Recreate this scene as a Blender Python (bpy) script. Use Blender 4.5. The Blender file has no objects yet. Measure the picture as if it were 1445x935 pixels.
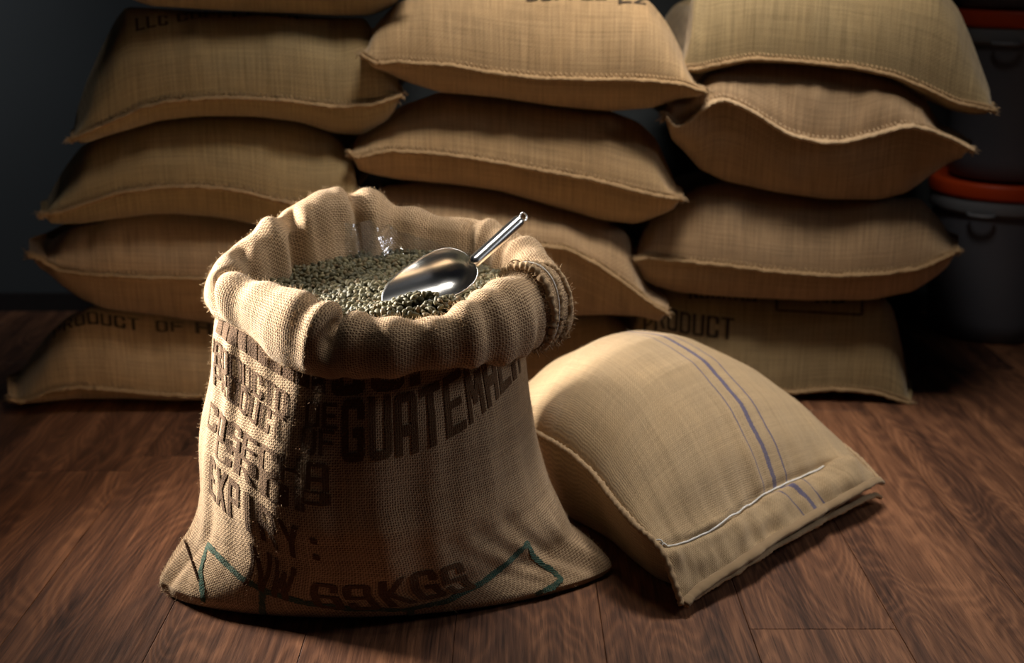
import bpy, bmesh, math, random
import numpy as np
from math import pi, sin, cos, tan, atan, sqrt
from mathutils import Vector, Matrix
from mathutils.bvhtree import BVHTree

rng = np.random.RandomState(7)
random.seed(7)
C = bpy.context.scene.collection
sc = bpy.context.scene

# ------------------------------------------------------------------ camera
F = 1700.0                       # focal length in pixels of the 1445 px wide frame
PITCH = atan(517.0 / F)
H = 0.90
cd = bpy.data.cameras.new('camera'); cam = bpy.data.objects.new('camera', cd); C.objects.link(cam)
cam.location = (0, 0, H); cam.rotation_euler = (pi/2 - PITCH, 0, 0)
cd.sensor_width = 36.0; cd.lens = F / 1445.0 * 36.0
cd.dof.use_dof = True; cd.dof.focus_distance = 1.67; cd.dof.aperture_fstop = 3.0
cd.clip_start = 0.05
sc.camera = cam

# ------------------------------------------------------------------ world, lights, exposure
w = bpy.data.worlds.new('world'); sc.world = w; w.use_nodes = True
w.node_tree.nodes['Background'].inputs[0].default_value = (0.55, 0.62, 0.75, 1)
w.node_tree.nodes['Background'].inputs[1].default_value = 0.009
sc.view_settings.view_transform = 'Standard'; sc.view_settings.look = 'None'
sc.view_settings.exposure = 0.0; sc.view_settings.gamma = 1.0
sc.view_settings.use_curve_mapping = False

def area(name, loc, target, sx, sy, power, color, spread=180):
    l = bpy.data.lights.new(name, 'AREA'); l.shape = 'RECTANGLE'; l.size = sx; l.size_y = sy
    l.energy = power; l.color = color; l.spread = math.radians(spread)
    o = bpy.data.objects.new(name, l); C.objects.link(o); o.location = loc
    d = Vector(target) - Vector(loc); o.rotation_euler = d.to_track_quat('-Z', 'Y').to_euler()
    return o
area('window_light', (-1.60, 2.22, 0.86), (-0.35, 1.72, 0.44), 0.36, 0.40, 12.5, (1.0, 0.93, 0.85), 42)
area('top_light', (0.26, 1.84, 2.35), (0.14, 2.44, 0.42), 0.7, 0.35, 4.5, (1.0, 0.94, 0.86), 55)
area('back_top_light', (0.62, 2.30, 2.1), (0.52, 1.66, 0.0), 0.45, 0.35, 4.4, (1.0, 0.94, 0.87), 70)
area('right_light', (1.9, 1.80, 1.15), (0.1, 1.7, 0.2), 0.4, 0.4, 0.9, (0.93, 0.95, 1.0), 60)
area('wall_fill', (-1.75, 2.2, 2.2), (-1.65, 3.16, 0.9), 0.4, 0.4, 1.5, (0.95, 0.97, 1.0), 60)  # added fill to brighten the left of the back wall, not a known lamp

# ------------------------------------------------------------------ node helpers
class NT:
    def __init__(self, name):
        self.m = bpy.data.materials.new(name); self.m.use_nodes = True
        self.t = self.m.node_tree; self.b = self.t.nodes['Principled BSDF']
    def n(self, typ, **kw):
        x = self.t.nodes.new(typ)
        for k, v in kw.items(): setattr(x, k, v)
        return x
    def l(self, a, b): self.t.links.new(a, b)
    def val(self, inp, v):
        if isinstance(v, (int, float)): inp.default_value = v
        elif isinstance(v, (tuple, list)): inp.default_value = v
        else: self.l(v, inp)
    def math(self, op, a, b=0.0, c=None, clamp=False):
        x = self.n('ShaderNodeMath', operation=op); x.use_clamp = clamp
        self.val(x.inputs[0], a); self.val(x.inputs[1], b)
        if c is not None: self.val(x.inputs[2], c)
        return x.outputs[0]
    def mix(self, fac, a, b, blend='MIX'):
        x = self.n('ShaderNodeMix', data_type='RGBA', blend_type=blend)
        self.val(x.inputs[0], fac); self.val(x.inputs[6], a); self.val(x.inputs[7], b)
        return x.outputs[2]
    def noise(self, vec, scale, detail=3, rough=0.5, dist=0.0):
        x = self.n('ShaderNodeTexNoise'); self.l(vec, x.inputs['Vector'])
        x.inputs['Scale'].default_value = scale; x.inputs['Detail'].default_value = detail
        x.inputs['Roughness'].default_value = rough; x.inputs['Distortion'].default_value = dist
        return x.outputs['Fac']
    def mapping(self, vec, scale=(1, 1, 1), loc=(0, 0, 0)):
        x = self.n('ShaderNodeMapping'); self.l(vec, x.inputs['Vector'])
        self.val(x.inputs['Scale'], scale); self.val(x.inputs['Location'], loc)
        return x.outputs[0]
    def ramp(self, fac, stops):
        x = self.n('ShaderNodeValToRGB'); self.val(x.inputs[0], fac)
        e = x.color_ramp.elements
        while len(e) > 1: e.remove(e[-1])
        e[0].position = stops[0][0]; e[0].color = stops[0][1]
        for p, c in stops[1:]:
            q = e.new(p); q.color = c
        return x.outputs[0]

def lin(r, g, b):
    f = lambda c: (c/255/12.92 if c/255 <= 0.04045 else ((c/255+0.055)/1.055)**2.4)
    return (f(r), f(g), f(b), 1)

def burlap(name, base, gap, pitch=0.0034, bump=0.8, streak=0.35, gapmix=0.75, ink=None, stripes=None, coarse=0.0):
    """woven jute: warp and weft threads on the metric UV map"""
    g = NT(name)
    uv = g.n('ShaderNodeUVMap').outputs[0]
    wob = g.n('ShaderNodeTexNoise'); g.l(uv, wob.inputs['Vector']); wob.inputs['Scale'].default_value = 30; wob.inputs['Detail'].default_value = 2
    sub = g.n('ShaderNodeVectorMath', operation='SUBTRACT'); g.l(wob.outputs['Color'], sub.inputs[0]); sub.inputs[1].default_value = (.5, .5, .5)
    sca = g.n('ShaderNodeVectorMath', operation='SCALE'); g.l(sub.outputs[0], sca.inputs[0]); sca.inputs['Scale'].default_value = 0.006
    add = g.n('ShaderNodeVectorMath', operation='ADD'); g.l(uv, add.inputs[0]); g.l(sca.outputs[0], add.inputs[1])
    sep = g.n('ShaderNodeSeparateXYZ'); g.l(add.outputs[0], sep.inputs[0])
    U = g.math('MULTIPLY', sep.outputs[0], 1/pitch); V = g.math('MULTIPLY', sep.outputs[1], 1/pitch)
    pu = g.math('ABSOLUTE', g.math('SINE', g.math('MULTIPLY', U, pi)))
    pv = g.math('ABSOLUTE', g.math('SINE', g.math('MULTIPLY', V, pi)))
    fu = g.math('FLOOR', U); fv = g.math('FLOOR', V)
    ou = g.math('COSINE', g.math('MULTIPLY', g.math('ADD', V, fu), pi))
    ov = g.math('COSINE', g.math('MULTIPLY', g.math('ADD', U, g.math('ADD', fv, 1.0)), pi))
    # thread thickness varies from thread to thread
    def wn(a):
        x = g.n('ShaderNodeTexWhiteNoise', noise_dimensions='1D'); g.l(a, x.inputs['W']); return x.outputs['Value']
    ru, rv = wn(fu), wn(g.math('ADD', fv, 771.3))
    wu = g.math('MULTIPLY', g.math('POWER', pu, g.math('MULTIPLY_ADD', ru, 0.9, 0.35)), g.math('MULTIPLY_ADD', ou, 0.11, 0.89))
    wv = g.math('MULTIPLY', g.math('POWER', pv, g.math('MULTIPLY_ADD', rv, 0.9, 0.35)), g.math('MULTIPLY_ADD', ov, 0.11, 0.89))
    hgt = g.math('MAXIMUM', wu, wv)
    # colours
    st1 = g.noise(g.mapping(uv, (1/pitch*0.9, 7, 1)), 1.0, 3, 0.6)
    st2 = g.noise(g.mapping(uv, (7, 1/pitch*0.9, 1), (3.1, 9.2, 0)), 1.0, 3, 0.6)
    blot = g.noise(uv, 9.0, 4, 0.6)
    fine = g.noise(uv, 420.0, 2, 0.7)
    k = g.math('MULTIPLY_ADD', g.math('SUBTRACT', st1, 0.5), 2*streak, 1.0)
    k = g.math('ADD', k, g.math('MULTIPLY', g.math('SUBTRACT', st2, 0.5), 1.3*streak))
    k = g.math('ADD', k, g.math('MULTIPLY', g.math('SUBTRACT', blot, 0.5), 0.35))
    k = g.math('ADD', k, g.math('MULTIPLY', g.math('SUBTRACT', fine, 0.5), 0.55))
    thr = g.mix(g.math('MULTIPLY', blot, 1.0), base, (base[0]*0.92, base[1]*0.84, base[2]*0.72, 1))
    if stripes:
        for u0, wd, jag in stripes:
            e = g.math('SUBTRACT', sep.outputs[0], u0)
            jn = g.noise(g.mapping(uv, (0.0, 1, 1)), 230.0, 2, 0.6)
            e = g.math('ADD', e, g.math('MULTIPLY', g.math('SUBTRACT', jn, 0.5), jag))
            msk = g.math('LESS_THAN', g.math('ABSOLUTE', e), wd)
            msk = g.math('MULTIPLY', msk, g.math('MULTIPLY_ADD', fine, 0.6, 0.5), clamp=True)
            thr = g.mix(msk, thr, lin(52, 66, 118))
    kc = g.n('ShaderNodeCombineColor'); [g.l(k, kc.inputs[i]) for i in range(3)]
    col = g.mix(1.0, thr, kc.outputs[0], 'MULTIPLY')
    hole = g.math('SUBTRACT', 1.0, g.math('MULTIPLY', g.math('SUBTRACT', hgt, 0.48), 2.6, clamp=True), clamp=True)
    col = g.mix(g.math('MULTIPLY', hole, gapmix), col, gap)
    if ink:
        wear = g.math('MULTIPLY_ADD', g.math('SUBTRACT', fine, 0.5), 0.9, g.math('MULTIPLY_ADD', blot, 0.4, 0.66), clamp=True)
        col = g.mix(wear, col, ink)
    g.l(col, g.b.inputs['Base Color'])
    g.b.inputs['Roughness'].default_value = 0.95
    g.b.inputs['Specular IOR Level'].default_value = 0.12
    g.b.inputs['Sheen Weight'].default_value = 0.25; g.b.inputs['Sheen Roughness'].default_value = 0.5
    g.b.inputs['Sheen Tint'].default_value = (1.0, 0.86, 0.68, 1)
    hh = g.math('ADD', hgt, g.math('MULTIPLY', fine, 0.6))
    bp = g.n('ShaderNodeBump'); bp.inputs['Strength'].default_value = bump; bp.inputs['Distance'].default_value = 0.0012
    g.l(hh, bp.inputs['Height']); g.l(bp.outputs[0], g.b.inputs['Normal'])
    return g.m

GAP = lin(58, 36, 20)
M_front = burlap('burlap_open_sack', lin(196, 170, 138), lin(74, 38, 22), 0.0036, 1.0, 0.24, 0.92)
M_front_ink = burlap('brown_ink_on_burlap', lin(176, 148, 114), lin(40, 26, 18), 0.0036, 1.0, 0.2, 0.6, ink=lin(82, 54, 33))
M_front_green = burlap('green_ink_on_burlap', lin(176, 148, 114), lin(30, 30, 26), 0.0036, 1.0, 0.2, 0.6, ink=lin(22, 78, 70))
M_lying = burlap('burlap_striped_sack', lin(186, 162, 128), lin(88, 68, 50), 0.0026, 0.7, 0.30, 0.6,
                 stripes=[(0.300, 0.0052, 0.005), (0.268, 0.0014, 0.001), (0.333, 0.0018, 0.001)])
def back_burlap(name, r, g_, b):
    return burlap(name, lin(r, g_, b), lin(70, 48, 30), 0.0038, 0.6, 0.6, 0.45)
M_backs = [back_burlap('burlap_olive', 160, 140, 104), back_burlap('burlap_tan', 172, 144, 108), back_burlap('burlap_brown', 168, 141, 110)]
M_dkink = burlap('black_ink_on_burlap', lin(160, 130, 94), GAP, 0.0038, 0.5, 0.3, 0.3, ink=lin(12, 19, 23))

def simple(name, col, rough=0.6, metal=0.0, spec=0.5, nscale=60, namp=0.2):
    g = NT(name)
    tc = g.n('ShaderNodeTexCoord').outputs['Object']
    nz = g.noise(tc, nscale, 3)
    k = g.math('MULTIPLY_ADD', g.math('SUBTRACT', nz, 0.5), 2*namp, 1.0)
    kc = g.n('ShaderNodeCombineColor'); [g.l(k, kc.inputs[i]) for i in range(3)]
    g.l(g.mix(1.0, col, kc.outputs[0], 'MULTIPLY'), g.b.inputs['Base Color'])
    g.b.inputs['Roughness'].default_value = rough; g.b.inputs['Metallic'].default_value = metal
    g.b.inputs['Specular IOR Level'].default_value = spec
    return g.m
M_fibre = simple('jute_fibre', lin(196, 168, 132), 0.9, 0, 0.1)
M_rope = simple('jute_seam', lin(150, 122, 88), 0.95, 0, 0.1, 500, 0.5)
M_rope_l = simple('pale_jute_seam', lin(166, 140, 108), 0.95, 0, 0.1, 500, 0.5)
M_string = simple('white_string', lin(215, 212, 205), 0.8, 0, 0.2, 900, 0.25)
M_stitch = simple('dark_stitch', lin(60, 40, 26), 0.9, 0, 0.1)
M_steel = simple('polished_steel', (0.90, 0.90, 0.88, 1), 0.24, 1.0, 0.5, 30, 0.03)
M_handle = simple('brushed_steel', (0.78, 0.78, 0.76, 1), 0.24, 1.0, 0.5, 30, 0.05)
M_wall = simple('dark_wall_paint', lin(78, 82, 84), 0.9, 0, 0.2, 2.5, 0.12)
M_bin = simple('dark_grey_plastic', lin(104, 106, 114), 0.5, 0, 0.4, 8, 0.08)
M_bin_rim = simple('light_grey_plastic', lin(132, 134, 138), 0.45, 0, 0.4, 8, 0.08)
M_lid = simple('orange_plastic', lin(215, 74, 22), 0.45, 0, 0.4, 8, 0.08)

def bean_material():
    g = NT('green_coffee_bean')
    tc = g.n('ShaderNodeTexCoord').outputs['Object']
    geo = g.n('ShaderNodeNewGeometry')
    rnd = geo.outputs['Random Per Island']
    oi = g.n('ShaderNodeObjectInfo').outputs['Random']
    r = g.math('FRACT', g.math('ADD', rnd, oi))
    c = g.ramp(r, [(0, lin(80, 78, 58)), (0.4, lin(102, 97, 71)), (0.75, lin(122, 114, 82)), (1, lin(108, 88, 58))])
    nz = g.noise(tc, 700, 2)
    c2 = g.mix(g.math('MULTIPLY', nz, 0.35), c, lin(70, 62, 44))
    g.l(c2, g.b.inputs['Base Color']); g.b.inputs['Roughness'].default_value = 0.6
    g.b.inputs['Specular IOR Level'].default_value = 0.35
    return g.m
M_bean = bean_material()

def wood():
    g = NT('walnut_laminate')
    tc = g.n('ShaderNodeTexCoord').outputs['Object']
    rnd = g.n('ShaderNodeObjectInfo').outputs['Random']
    off = g.n('ShaderNodeCombineXYZ'); g.l(g.math('MULTIPLY', rnd, 37.0), off.inputs[0]); g.l(g.math('MULTIPLY', rnd, 91.0), off.inputs[1]); g.l(g.math('MULTIPLY', rnd, 13.0), off.inputs[2])
    v = g.n('ShaderNodeVectorMath', operation='ADD'); g.l(tc, v.inputs[0]); g.l(off.outputs[0], v.inputs[1])
    P = v.outputs[0]
    # cathedral figure: contour lines of a stretched noise
    n1 = g.noise(g.mapping(P, (5.0, 1.1, 1)), 1.6, 2, 0.4, 0.3)
    rings = g.math('SINE', g.math('MULTIPLY', n1, 150.0))
    rings = g.math('MULTIPLY_ADD', rings, 0.5, 0.5)
    rings = g.math('POWER', rings, 1.6)
    grain = g.noise(g.mapping(P, (260, 9, 1)), 1.0, 4, 0.65)
    band = g.noise(g.mapping(P, (22, 1.2, 1)), 1.0, 3, 0.55)
    pore = g.noise(g.mapping(P, (650, 22, 1)), 1.0, 2, 0.6)
    f = g.math('MULTIPLY', rings, 0.07)
    f = g.math('ADD', f, g.math('MULTIPLY', grain, 0.42)); f = g.math('ADD', f, g.math('MULTIPLY', band, 0.55))
    f = g.math('ADD', f, g.math('MULTIPLY', g.math('SUBTRACT', rnd, 0.5), 0.10))
    c = g.ramp(f, [(0.34, lin(48, 30, 22)), (0.46, lin(84, 54, 38)), (0.56, lin(112, 74, 51)), (0.70, lin(148, 101, 70))])
    pm = g.math('GREATER_THAN', pore, 0.63)
    c = g.mix(g.math('MULTIPLY', pm, 0.45), c, lin(42, 25, 18))
    g.l(c, g.b.inputs['Base Color'])
    g.l(g.math('MULTIPLY_ADD', grain, 0.25, 0.34), g.b.inputs['Roughness'])
    g.b.inputs['Specular IOR Level'].default_value = 0.35
    bp = g.n('ShaderNodeBump'); bp.inputs['Strength'].default_value = 0.35; bp.inputs['Distance'].default_value = 0.0008
    g.l(g.math('ADD', grain, g.math('MULTIPLY', rings, 0.3)), bp.inputs['Height']); g.l(bp.outputs[0], g.b.inputs['Normal'])
    return g.m
M_wood = wood()

def film():
    g = NT('clear_plastic_film')
    tr = g.n('ShaderNodeBsdfTransparent'); tr.inputs[0].default_value = (0.86, 0.88, 0.90, 1)
    gl = g.n('ShaderNodeBsdfGlossy'); gl.inputs['Roughness'].default_value = 0.12
    df = g.n('ShaderNodeBsdfTranslucent'); df.inputs[0].default_value = (0.7, 0.72, 0.75, 1)
    lw = g.n('ShaderNodeLayerWeight'); lw.inputs[0].default_value = 0.35
    m1 = g.n('ShaderNodeMixShader'); g.val(m1.inputs[0], 0.10); g.l(tr.outputs[0], m1.inputs[1]); g.l(df.outputs[0], m1.inputs[2])
    m2 = g.n('ShaderNodeMixShader'); g.l(g.math('MULTIPLY_ADD', lw.outputs['Fresnel'], 0.4, 0.06, clamp=True), m2.inputs[0])
    g.l(m1.outputs[0], m2.inputs[1]); g.l(gl.outputs[0], m2.inputs[2])
    tc = g.n('ShaderNodeTexCoord').outputs['Object']
    bp = g.n('ShaderNodeBump'); bp.inputs['Strength'].default_value = 1.0; bp.inputs['Distance'].default_value = 0.006
    g.l(g.noise(tc, 38, 3, 0.6, 1.5), bp.inputs['Height']); g.l(bp.outputs[0], gl.inputs['Normal'])
    g.l(m2.outputs[0], g.t.nodes['Material Output'].inputs['Surface'])
    return g.m
M_film = film()

# ------------------------------------------------------------------ object helpers
def link(name, me, mat=None, parent=None):
    o = bpy.data.objects.new(name, me); C.objects.link(o)
    if mat is not None and me is not None: me.materials.append(mat)
    if parent is not None: o.parent = parent; o.matrix_parent_inverse = Matrix.Translation(-Vector(parent.location))
    return o
def thing(name, label, cat, loc=(0, 0, 0), group=None):
    o = bpy.data.objects.new(name, None); C.objects.link(o); o.location = loc; o.empty_display_size = 0.05
    o['label'] = label; o['category'] = cat
    if group: o['group'] = group
    return o
def np_mesh(name, V, Fq, uv=None, smooth=True):
    """V (n,3), Fq list/array of faces, uv per-vertex (n,2)"""
    me = bpy.data.meshes.new(name)
    Fq = np.asarray(Fq, dtype=np.int32); k = Fq.shape[1]; nf = len(Fq)
    me.vertices.add(len(V)); me.vertices.foreach_set('co', np.asarray(V, dtype=np.float32).ravel())
    me.loops.add(nf*k); me.loops.foreach_set('vertex_index', Fq.ravel())
    me.polygons.add(nf); me.polygons.foreach_set('loop_start', np.arange(nf, dtype=np.int32)*k)
    me.polygons.foreach_set('loop_total', np.full(nf, k, dtype=np.int32))
    if uv is not None:
        l = me.uv_layers.new(name='UVMap'); l.data.foreach_set('uv', np.asarray(uv, dtype=np.float32)[Fq.ravel()].ravel())
    me.update(calc_edges=True); me.validate()
    if smooth: me.polygons.foreach_set('use_smooth', np.ones(len(me.polygons), dtype=bool))
    return me
def grid_faces(n, m, closed_n=False, closed_m=False, flip=False):
    I, J = np.meshgrid(np.arange(n if closed_n else n-1), np.arange(m if closed_m else m-1), indexing='ij')
    I = I.ravel(); J = J.ravel(); a = I*m+J; b = ((I+1) % n)*m+J; c = ((I+1) % n)*m+(J+1) % m; d = I*m+(J+1) % m
    Fq = np.stack([a, b, c, d], 1)
    return Fq[:, ::-1] if flip else Fq
def smooth1(a, k, closed=False):
    if k < 2: return a
    ker = np.hanning(k+2)[1:-1]; ker /= ker.sum()
    p = np.pad(a, (k, k), mode='wrap' if closed else 'edge')
    return np.convolve(p, ker, 'same')[k:-k]
def vnoise(P, seed, octaves=1):
    """cheap smooth pseudo-noise on (...,d) points, range about -1..1"""
    r = np.random.RandomState(seed); out = 0; amp = 1; tot = 0; Pn = P
    for o in range(octaves):
        s = 0
        for q in range(7):
            k = r.normal(size=P.shape[-1]); k /= np.linalg.norm(k); k *= r.uniform(0.7, 1.9)
            s = s+np.sin((Pn*k).sum(-1)*1.0+r.uniform(0, 6.28)+0.8*np.sin((Pn*np.roll(k, 1)).sum(-1)*0.7+r.uniform(0, 6.28)))
        out = out+amp*s/2.6; tot += amp; amp *= 0.5; Pn = Pn*2.1
    return out/tot
def unproj(px, py, Y):
    """point of the vertical plane Y = const seen at a photograph position"""
    x = (px-722.5)/F; y = -(py-467.5)/F
    d = np.array([x, cos(PITCH)+y*sin(PITCH), -sin(PITCH)+y*cos(PITCH)])
    t = Y/d[1]
    return np.array([0, 0, H])+d*t
def ray(px, py):
    x = (px-722.5)/F; y = -(py-467.5)/F
    return Vector((x, cos(PITCH)+y*sin(PITCH), -sin(PITCH)+y*cos(PITCH))).normalized()
def normals(G, closed_n=False):
    if closed_n: du = np.roll(G, -1, 0)-np.roll(G, 1, 0)
    else: du = np.gradient(G, axis=0)
    dv = np.gradient(G, axis=1)
    n = np.cross(du, dv); return n/np.maximum(np.linalg.norm(n, axis=-1, keepdims=True), 1e-9)
def tube(P, r, sides=8, closed=False, rough=0.0, seed=1, cap=True, flat=1.0):
    """tube mesh data along polyline P; r scalar or array"""
    P = np.asarray(P, float); n = len(P); r = np.broadcast_to(np.asarray(r, float), (n,))
    T = np.roll(P, -1, 0)-np.roll(P, 1, 0) if closed else np.gradient(P, axis=0)
    T /= np.maximum(np.linalg.norm(T, axis=1, keepdims=True), 1e-9)
    up = np.array([0.03, -0.2, 1.0]); up = up/np.linalg.norm(up)
    A = np.cross(T, up); bad = np.linalg.norm(A, axis=1) < 0.15
    A[bad] = np.cross(T[bad], np.array([1.0, 0.1, 0]))
    A /= np.linalg.norm(A, axis=1, keepdims=True); B = np.cross(T, A)
    ang = np.arange(sides)*2*pi/sides
    ring = A[:, None, :]*np.cos(ang)[None, :, None]+B[:, None, :]*np.sin(ang)[None, :, None]*flat
    rr = r[:, None]*(1+rough*np.random.RandomState(seed).uniform(-1, 1, (n, sides)))
    V = P[:, None, :]+ring*rr[..., None]
    Fq = grid_faces(n, sides, closed_n=closed, closed_m=True)
    V = V.reshape(-1, 3)
    if cap and not closed:
        c0 = len(V); V = np.vstack([V, P[0], P[-1]])
        e = []
        for j in range(sides):
            e.append([c0, j, (j+1) % sides, (j+1) % sides]); b = (n-1)*sides
            e.append([c0+1, b+(j+1) % sides, b+j, b+j])
        # degenerate quads avoided: triangles are stored apart
        return V, Fq, np.array(e)[:, :3]
    return V, Fq, np.zeros((0, 3), int)
def faces_mesh(name, V, quads, tris, smooth=True):
    me = bpy.data.meshes.new(name)
    me.from_pydata([tuple(v) for v in V], [], [tuple(map(int, q)) for q in quads]+[tuple(map(int, t)) for t in tris])
    if smooth: me.polygons.foreach_set('use_smooth', np.ones(len(me.polygons), dtype=bool))
    return me
def tube_obj(name, P, r, mat, parent, **kw):
    V, q, t = tube(P, r, **kw)
    return link(name, faces_mesh(name, V, q, t), mat, parent)
def strands(name, P, N, mat, parent, length=(0.004, 0.012), width=0.00022, seed=5, lie=0.6):
    """loose jute fibres standing off a surface: one object of thin three-sided strands"""
    r = np.random.RandomState(seed); n = len(P)
    d = N+r.normal(size=(n, 3))*lie; d /= np.linalg.norm(d, axis=1, keepdims=True)
    L = r.uniform(length[0], length[1], n)[:, None]*r.uniform(0.4, 1, n)[:, None]
    side = np.cross(d, r.normal(size=(n, 3))); side /= np.linalg.norm(side, axis=1, keepdims=True)
    s2 = np.cross(d, side)
    bend = side*r.normal(size=(n, 1))*0.35*L
    mid = P+d*L*0.55+bend*0.5; tip = P+d*L+bend*1.3
    V = np.stack([P-N*0.0005+side*width, P-N*0.0005-side*0.5*width+s2*width*.87, P-N*0.0005-side*.5*width-s2*width*.87,
                  mid+side*width, mid-side*0.5*width+s2*width*.87, mid-side*.5*width-s2*width*.87, tip], 1)
    b = (np.arange(n)*7)[:, None]
    T = np.concatenate([b+np.array([[i, (i+1) % 3, 3+i]]) for i in range(3)]+[b+np.array([[(i+1) % 3, 3+(i+1) % 3, 3+i]]) for i in range(3)]
                       + [b+np.array([[3+i, 3+(i+1) % 3, 6]]) for i in range(3)])
    me = np_mesh(name, V.reshape(-1, 3), T, None, True)
    o = link(name, me, mat, parent); o['kind'] = 'stuff'
    return o

# ------------------------------------------------------------------ lettering
def glyph(ch, x, y, t, v):
    """solid block capital on the unit square: t and v are the stroke widths across and up"""
    r = 0.26
    def box(x0, y0, x1, y1): return (x >= x0) & (x <= x1) & (y >= y0) & (y <= y1)
    def rnd(x0, y0, x1, y1, rx, ry, cs='abcd'):
        m = box(x0, y0, x1, y1)
        for c, cx, cy, sx, sy in (('a', x0+rx, y0+ry, -1, -1), ('b', x1-rx, y0+ry, 1, -1), ('c', x1-rx, y1-ry, 1, 1), ('d', x0+rx, y1-ry, -1, 1)):
            if c in cs: m = m & ~(((x-cx)*sx > 0) & ((y-cy)*sy > 0) & ((((x-cx)/rx)**2+((y-cy)/ry)**2) > 1))
        return m
    ry = r*0.55; a, b = t, 1-t
    O = rnd(0, 0, 1, 1, r, ry)
    hole = rnd(a, v, b, 1-v, 0.06, 0.05)
    def diag(x0, y0, x1, y1, w): 
        q = (y-y0)/(y1-y0+1e-9); return (np.abs(x-(x0+(x1-x0)*q)) < w/2) & (y >= min(y0, y1)) & (y <= max(y0, y1))
    if ch == 'O': return O & ~hole
    if ch == 'C': return O & ~hole & ~box(0.5, .38, 1, .62)
    if ch == 'G': return (O & ~hole & ~box(0.5, .52, 1, .68)) | box(.5, .38, 1, .53) & (x < 1)
    if ch == 'U': return rnd(0, 0, 1, 1, r, ry, 'ab') & ~box(a, v, b, 1)
    if ch == 'A': return rnd(0, 0, 1, 1, r, ry, 'cd') & ~(box(a, 0, b, .34-v*.2) | box(a, .5, b, 1-v))
    if ch == 'T': return (y > 1-v) | (np.abs(x-.5) < t/2)
    if ch == 'I': return np.abs(x-.5) < t/2*1.15
    if ch == 'E': return (x < a) | (y < v) | (y > 1-v) | ((np.abs(y-.5) < v/2) & (x < .88))
    if ch == 'F': return (x < a) | (y > 1-v) | ((np.abs(y-.5) < v/2) & (x < .88))
    if ch == 'L': return (x < a) | (y < v)
    if ch == 'H': return (x < a) | (x > b) | (np.abs(y-.5) < v/2)
    if ch == 'M': return (x < a*.75) | (x > 1-a*.75) | diag(.5, .25, .12, 1, t*.8) | diag(.5, .25, .88, 1, t*.8)
    if ch == 'N': return (x < a*.85) | (x > 1-a*.85) | diag(.15, 1, .85, 0, t*.9)
    if ch == 'W': return diag(.1, 1, .28, 0, t*.75) | diag(.5, .8, .28, 0, t*.7) | diag(.5, .8, .72, 0, t*.7) | diag(.9, 1, .72, 0, t*.75)
    if ch == 'P': return (x < a) | (rnd(0, .40, 1, 1, r, ry, 'bc') & ~box(a, .40+v*.9, b, 1-v))
    if ch == 'R': return (x < a) | (rnd(0, .42, 1, 1, r, ry, 'bc') & ~box(a, .42+v*.9, b, 1-v)) | diag(.55, .45, .86, 0, t*.95)
    if ch == 'D': return rnd(0, 0, 1, 1, r*1.2, ry*1.3, 'bc') & ~hole
    if ch == 'S': return O & ~box(a, .5+v*.5, 1, .66+v*.1) & ~box(0, .34-v*.1, b, .5-v*.5) & ~box(a, v, b, .5-v*.5) & ~box(a, .5+v*.5, b, 1-v)
    if ch == 'K': return (x < a) | diag(.2, .42, .85, 1, t*1.05) | diag(.35, .55, .87, 0, t*1.05)
    if ch == 'X': return diag(.14, 0, .86, 1, t) | diag(.86, 0, .14, 1, t)
    if ch == 'Y': return ((np.abs(x-.5) < t/2) & (y < .5)) | diag(.5, .42, .14, 1, t) | diag(.5, .42, .86, 1, t)
    if ch == 'Z': return (y < v) | (y > 1-v) | diag(.1, 0, .9, 1, t)
    if ch == '6': return O & ~box(a, v, b, .5-v*.4) & ~box(a, .5+v*.5, b, 1-v) & ~box(a, .5+v*.5, 1, .70)
    if ch == '9': return O & ~box(a, .5+v*.4, b, 1-v) & ~box(a, v, b, .5-v*.5) & ~box(0, .30, b, .5-v*.5)
    if ch == ':': return box(.2, .12, .8, .30) | box(.2, .66, .8, .84)
    if ch == '#': return np.ones_like(x, bool)
    return np.zeros_like(x, bool)
def text_polys(s, stroke=0.3, width=1.0, height=1.0, cell=0.0016, gap=0.14, vs=0.55):
    """a word as small flat cells; origin at the left end of the baseline"""
    adv = width/(len(s)-gap*0.9*0+0.0); lw = adv*(1-gap); V = []; Q = []
    emit_words.starts = []
    for k, ch in enumerate(s):
        if ch == ' ': continue
        emit_words.starts.append(len(V))
        nx = max(8, int(round(lw/cell))); ny = max(12, int(round(height/cell)))
        gx, gy = np.meshgrid((np.arange(nx)+.5)/nx, (np.arange(ny)+.5)/ny, indexing='ij')
        on = glyph(ch, gx, gy, stroke, stroke*vs)
        idx = -np.ones((nx+1, ny+1), int)
        for a, b in zip(*np.nonzero(on)):
            q = []
            for (u, w_) in ((a, b), (a+1, b), (a+1, b+1), (a, b+1)):
                if idx[u, w_] < 0: idx[u, w_] = len(V); V.append([k*adv+lw*u/nx, height*w_/ny])
                q.append(idx[u, w_])
            Q.append(q)
    return np.array(V), np.array(Q)
def emit_words(s, name, X, Q, UV, mat, root):
    """one mesh per word"""
    words = s.split(' ')
    if len(words) == 1:
        link(name, np_mesh(name, X, Q, UV), mat, root); return
    # cells were written letter by letter: find the letter of every cell by counting connected runs of new vertices
    bounds = emit_words.starts+[len(X)]
    k = 0
    for w_ in words:
        lo, hi = bounds[k], bounds[k+len(w_)] ; k += len(w_)
        sel = (Q[:, 0] >= lo) & (Q[:, 0] < hi); q = Q[sel]-lo
        if len(q): link(name, np_mesh(name, X[lo:hi], q, UV[lo:hi]), mat, root)

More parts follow.
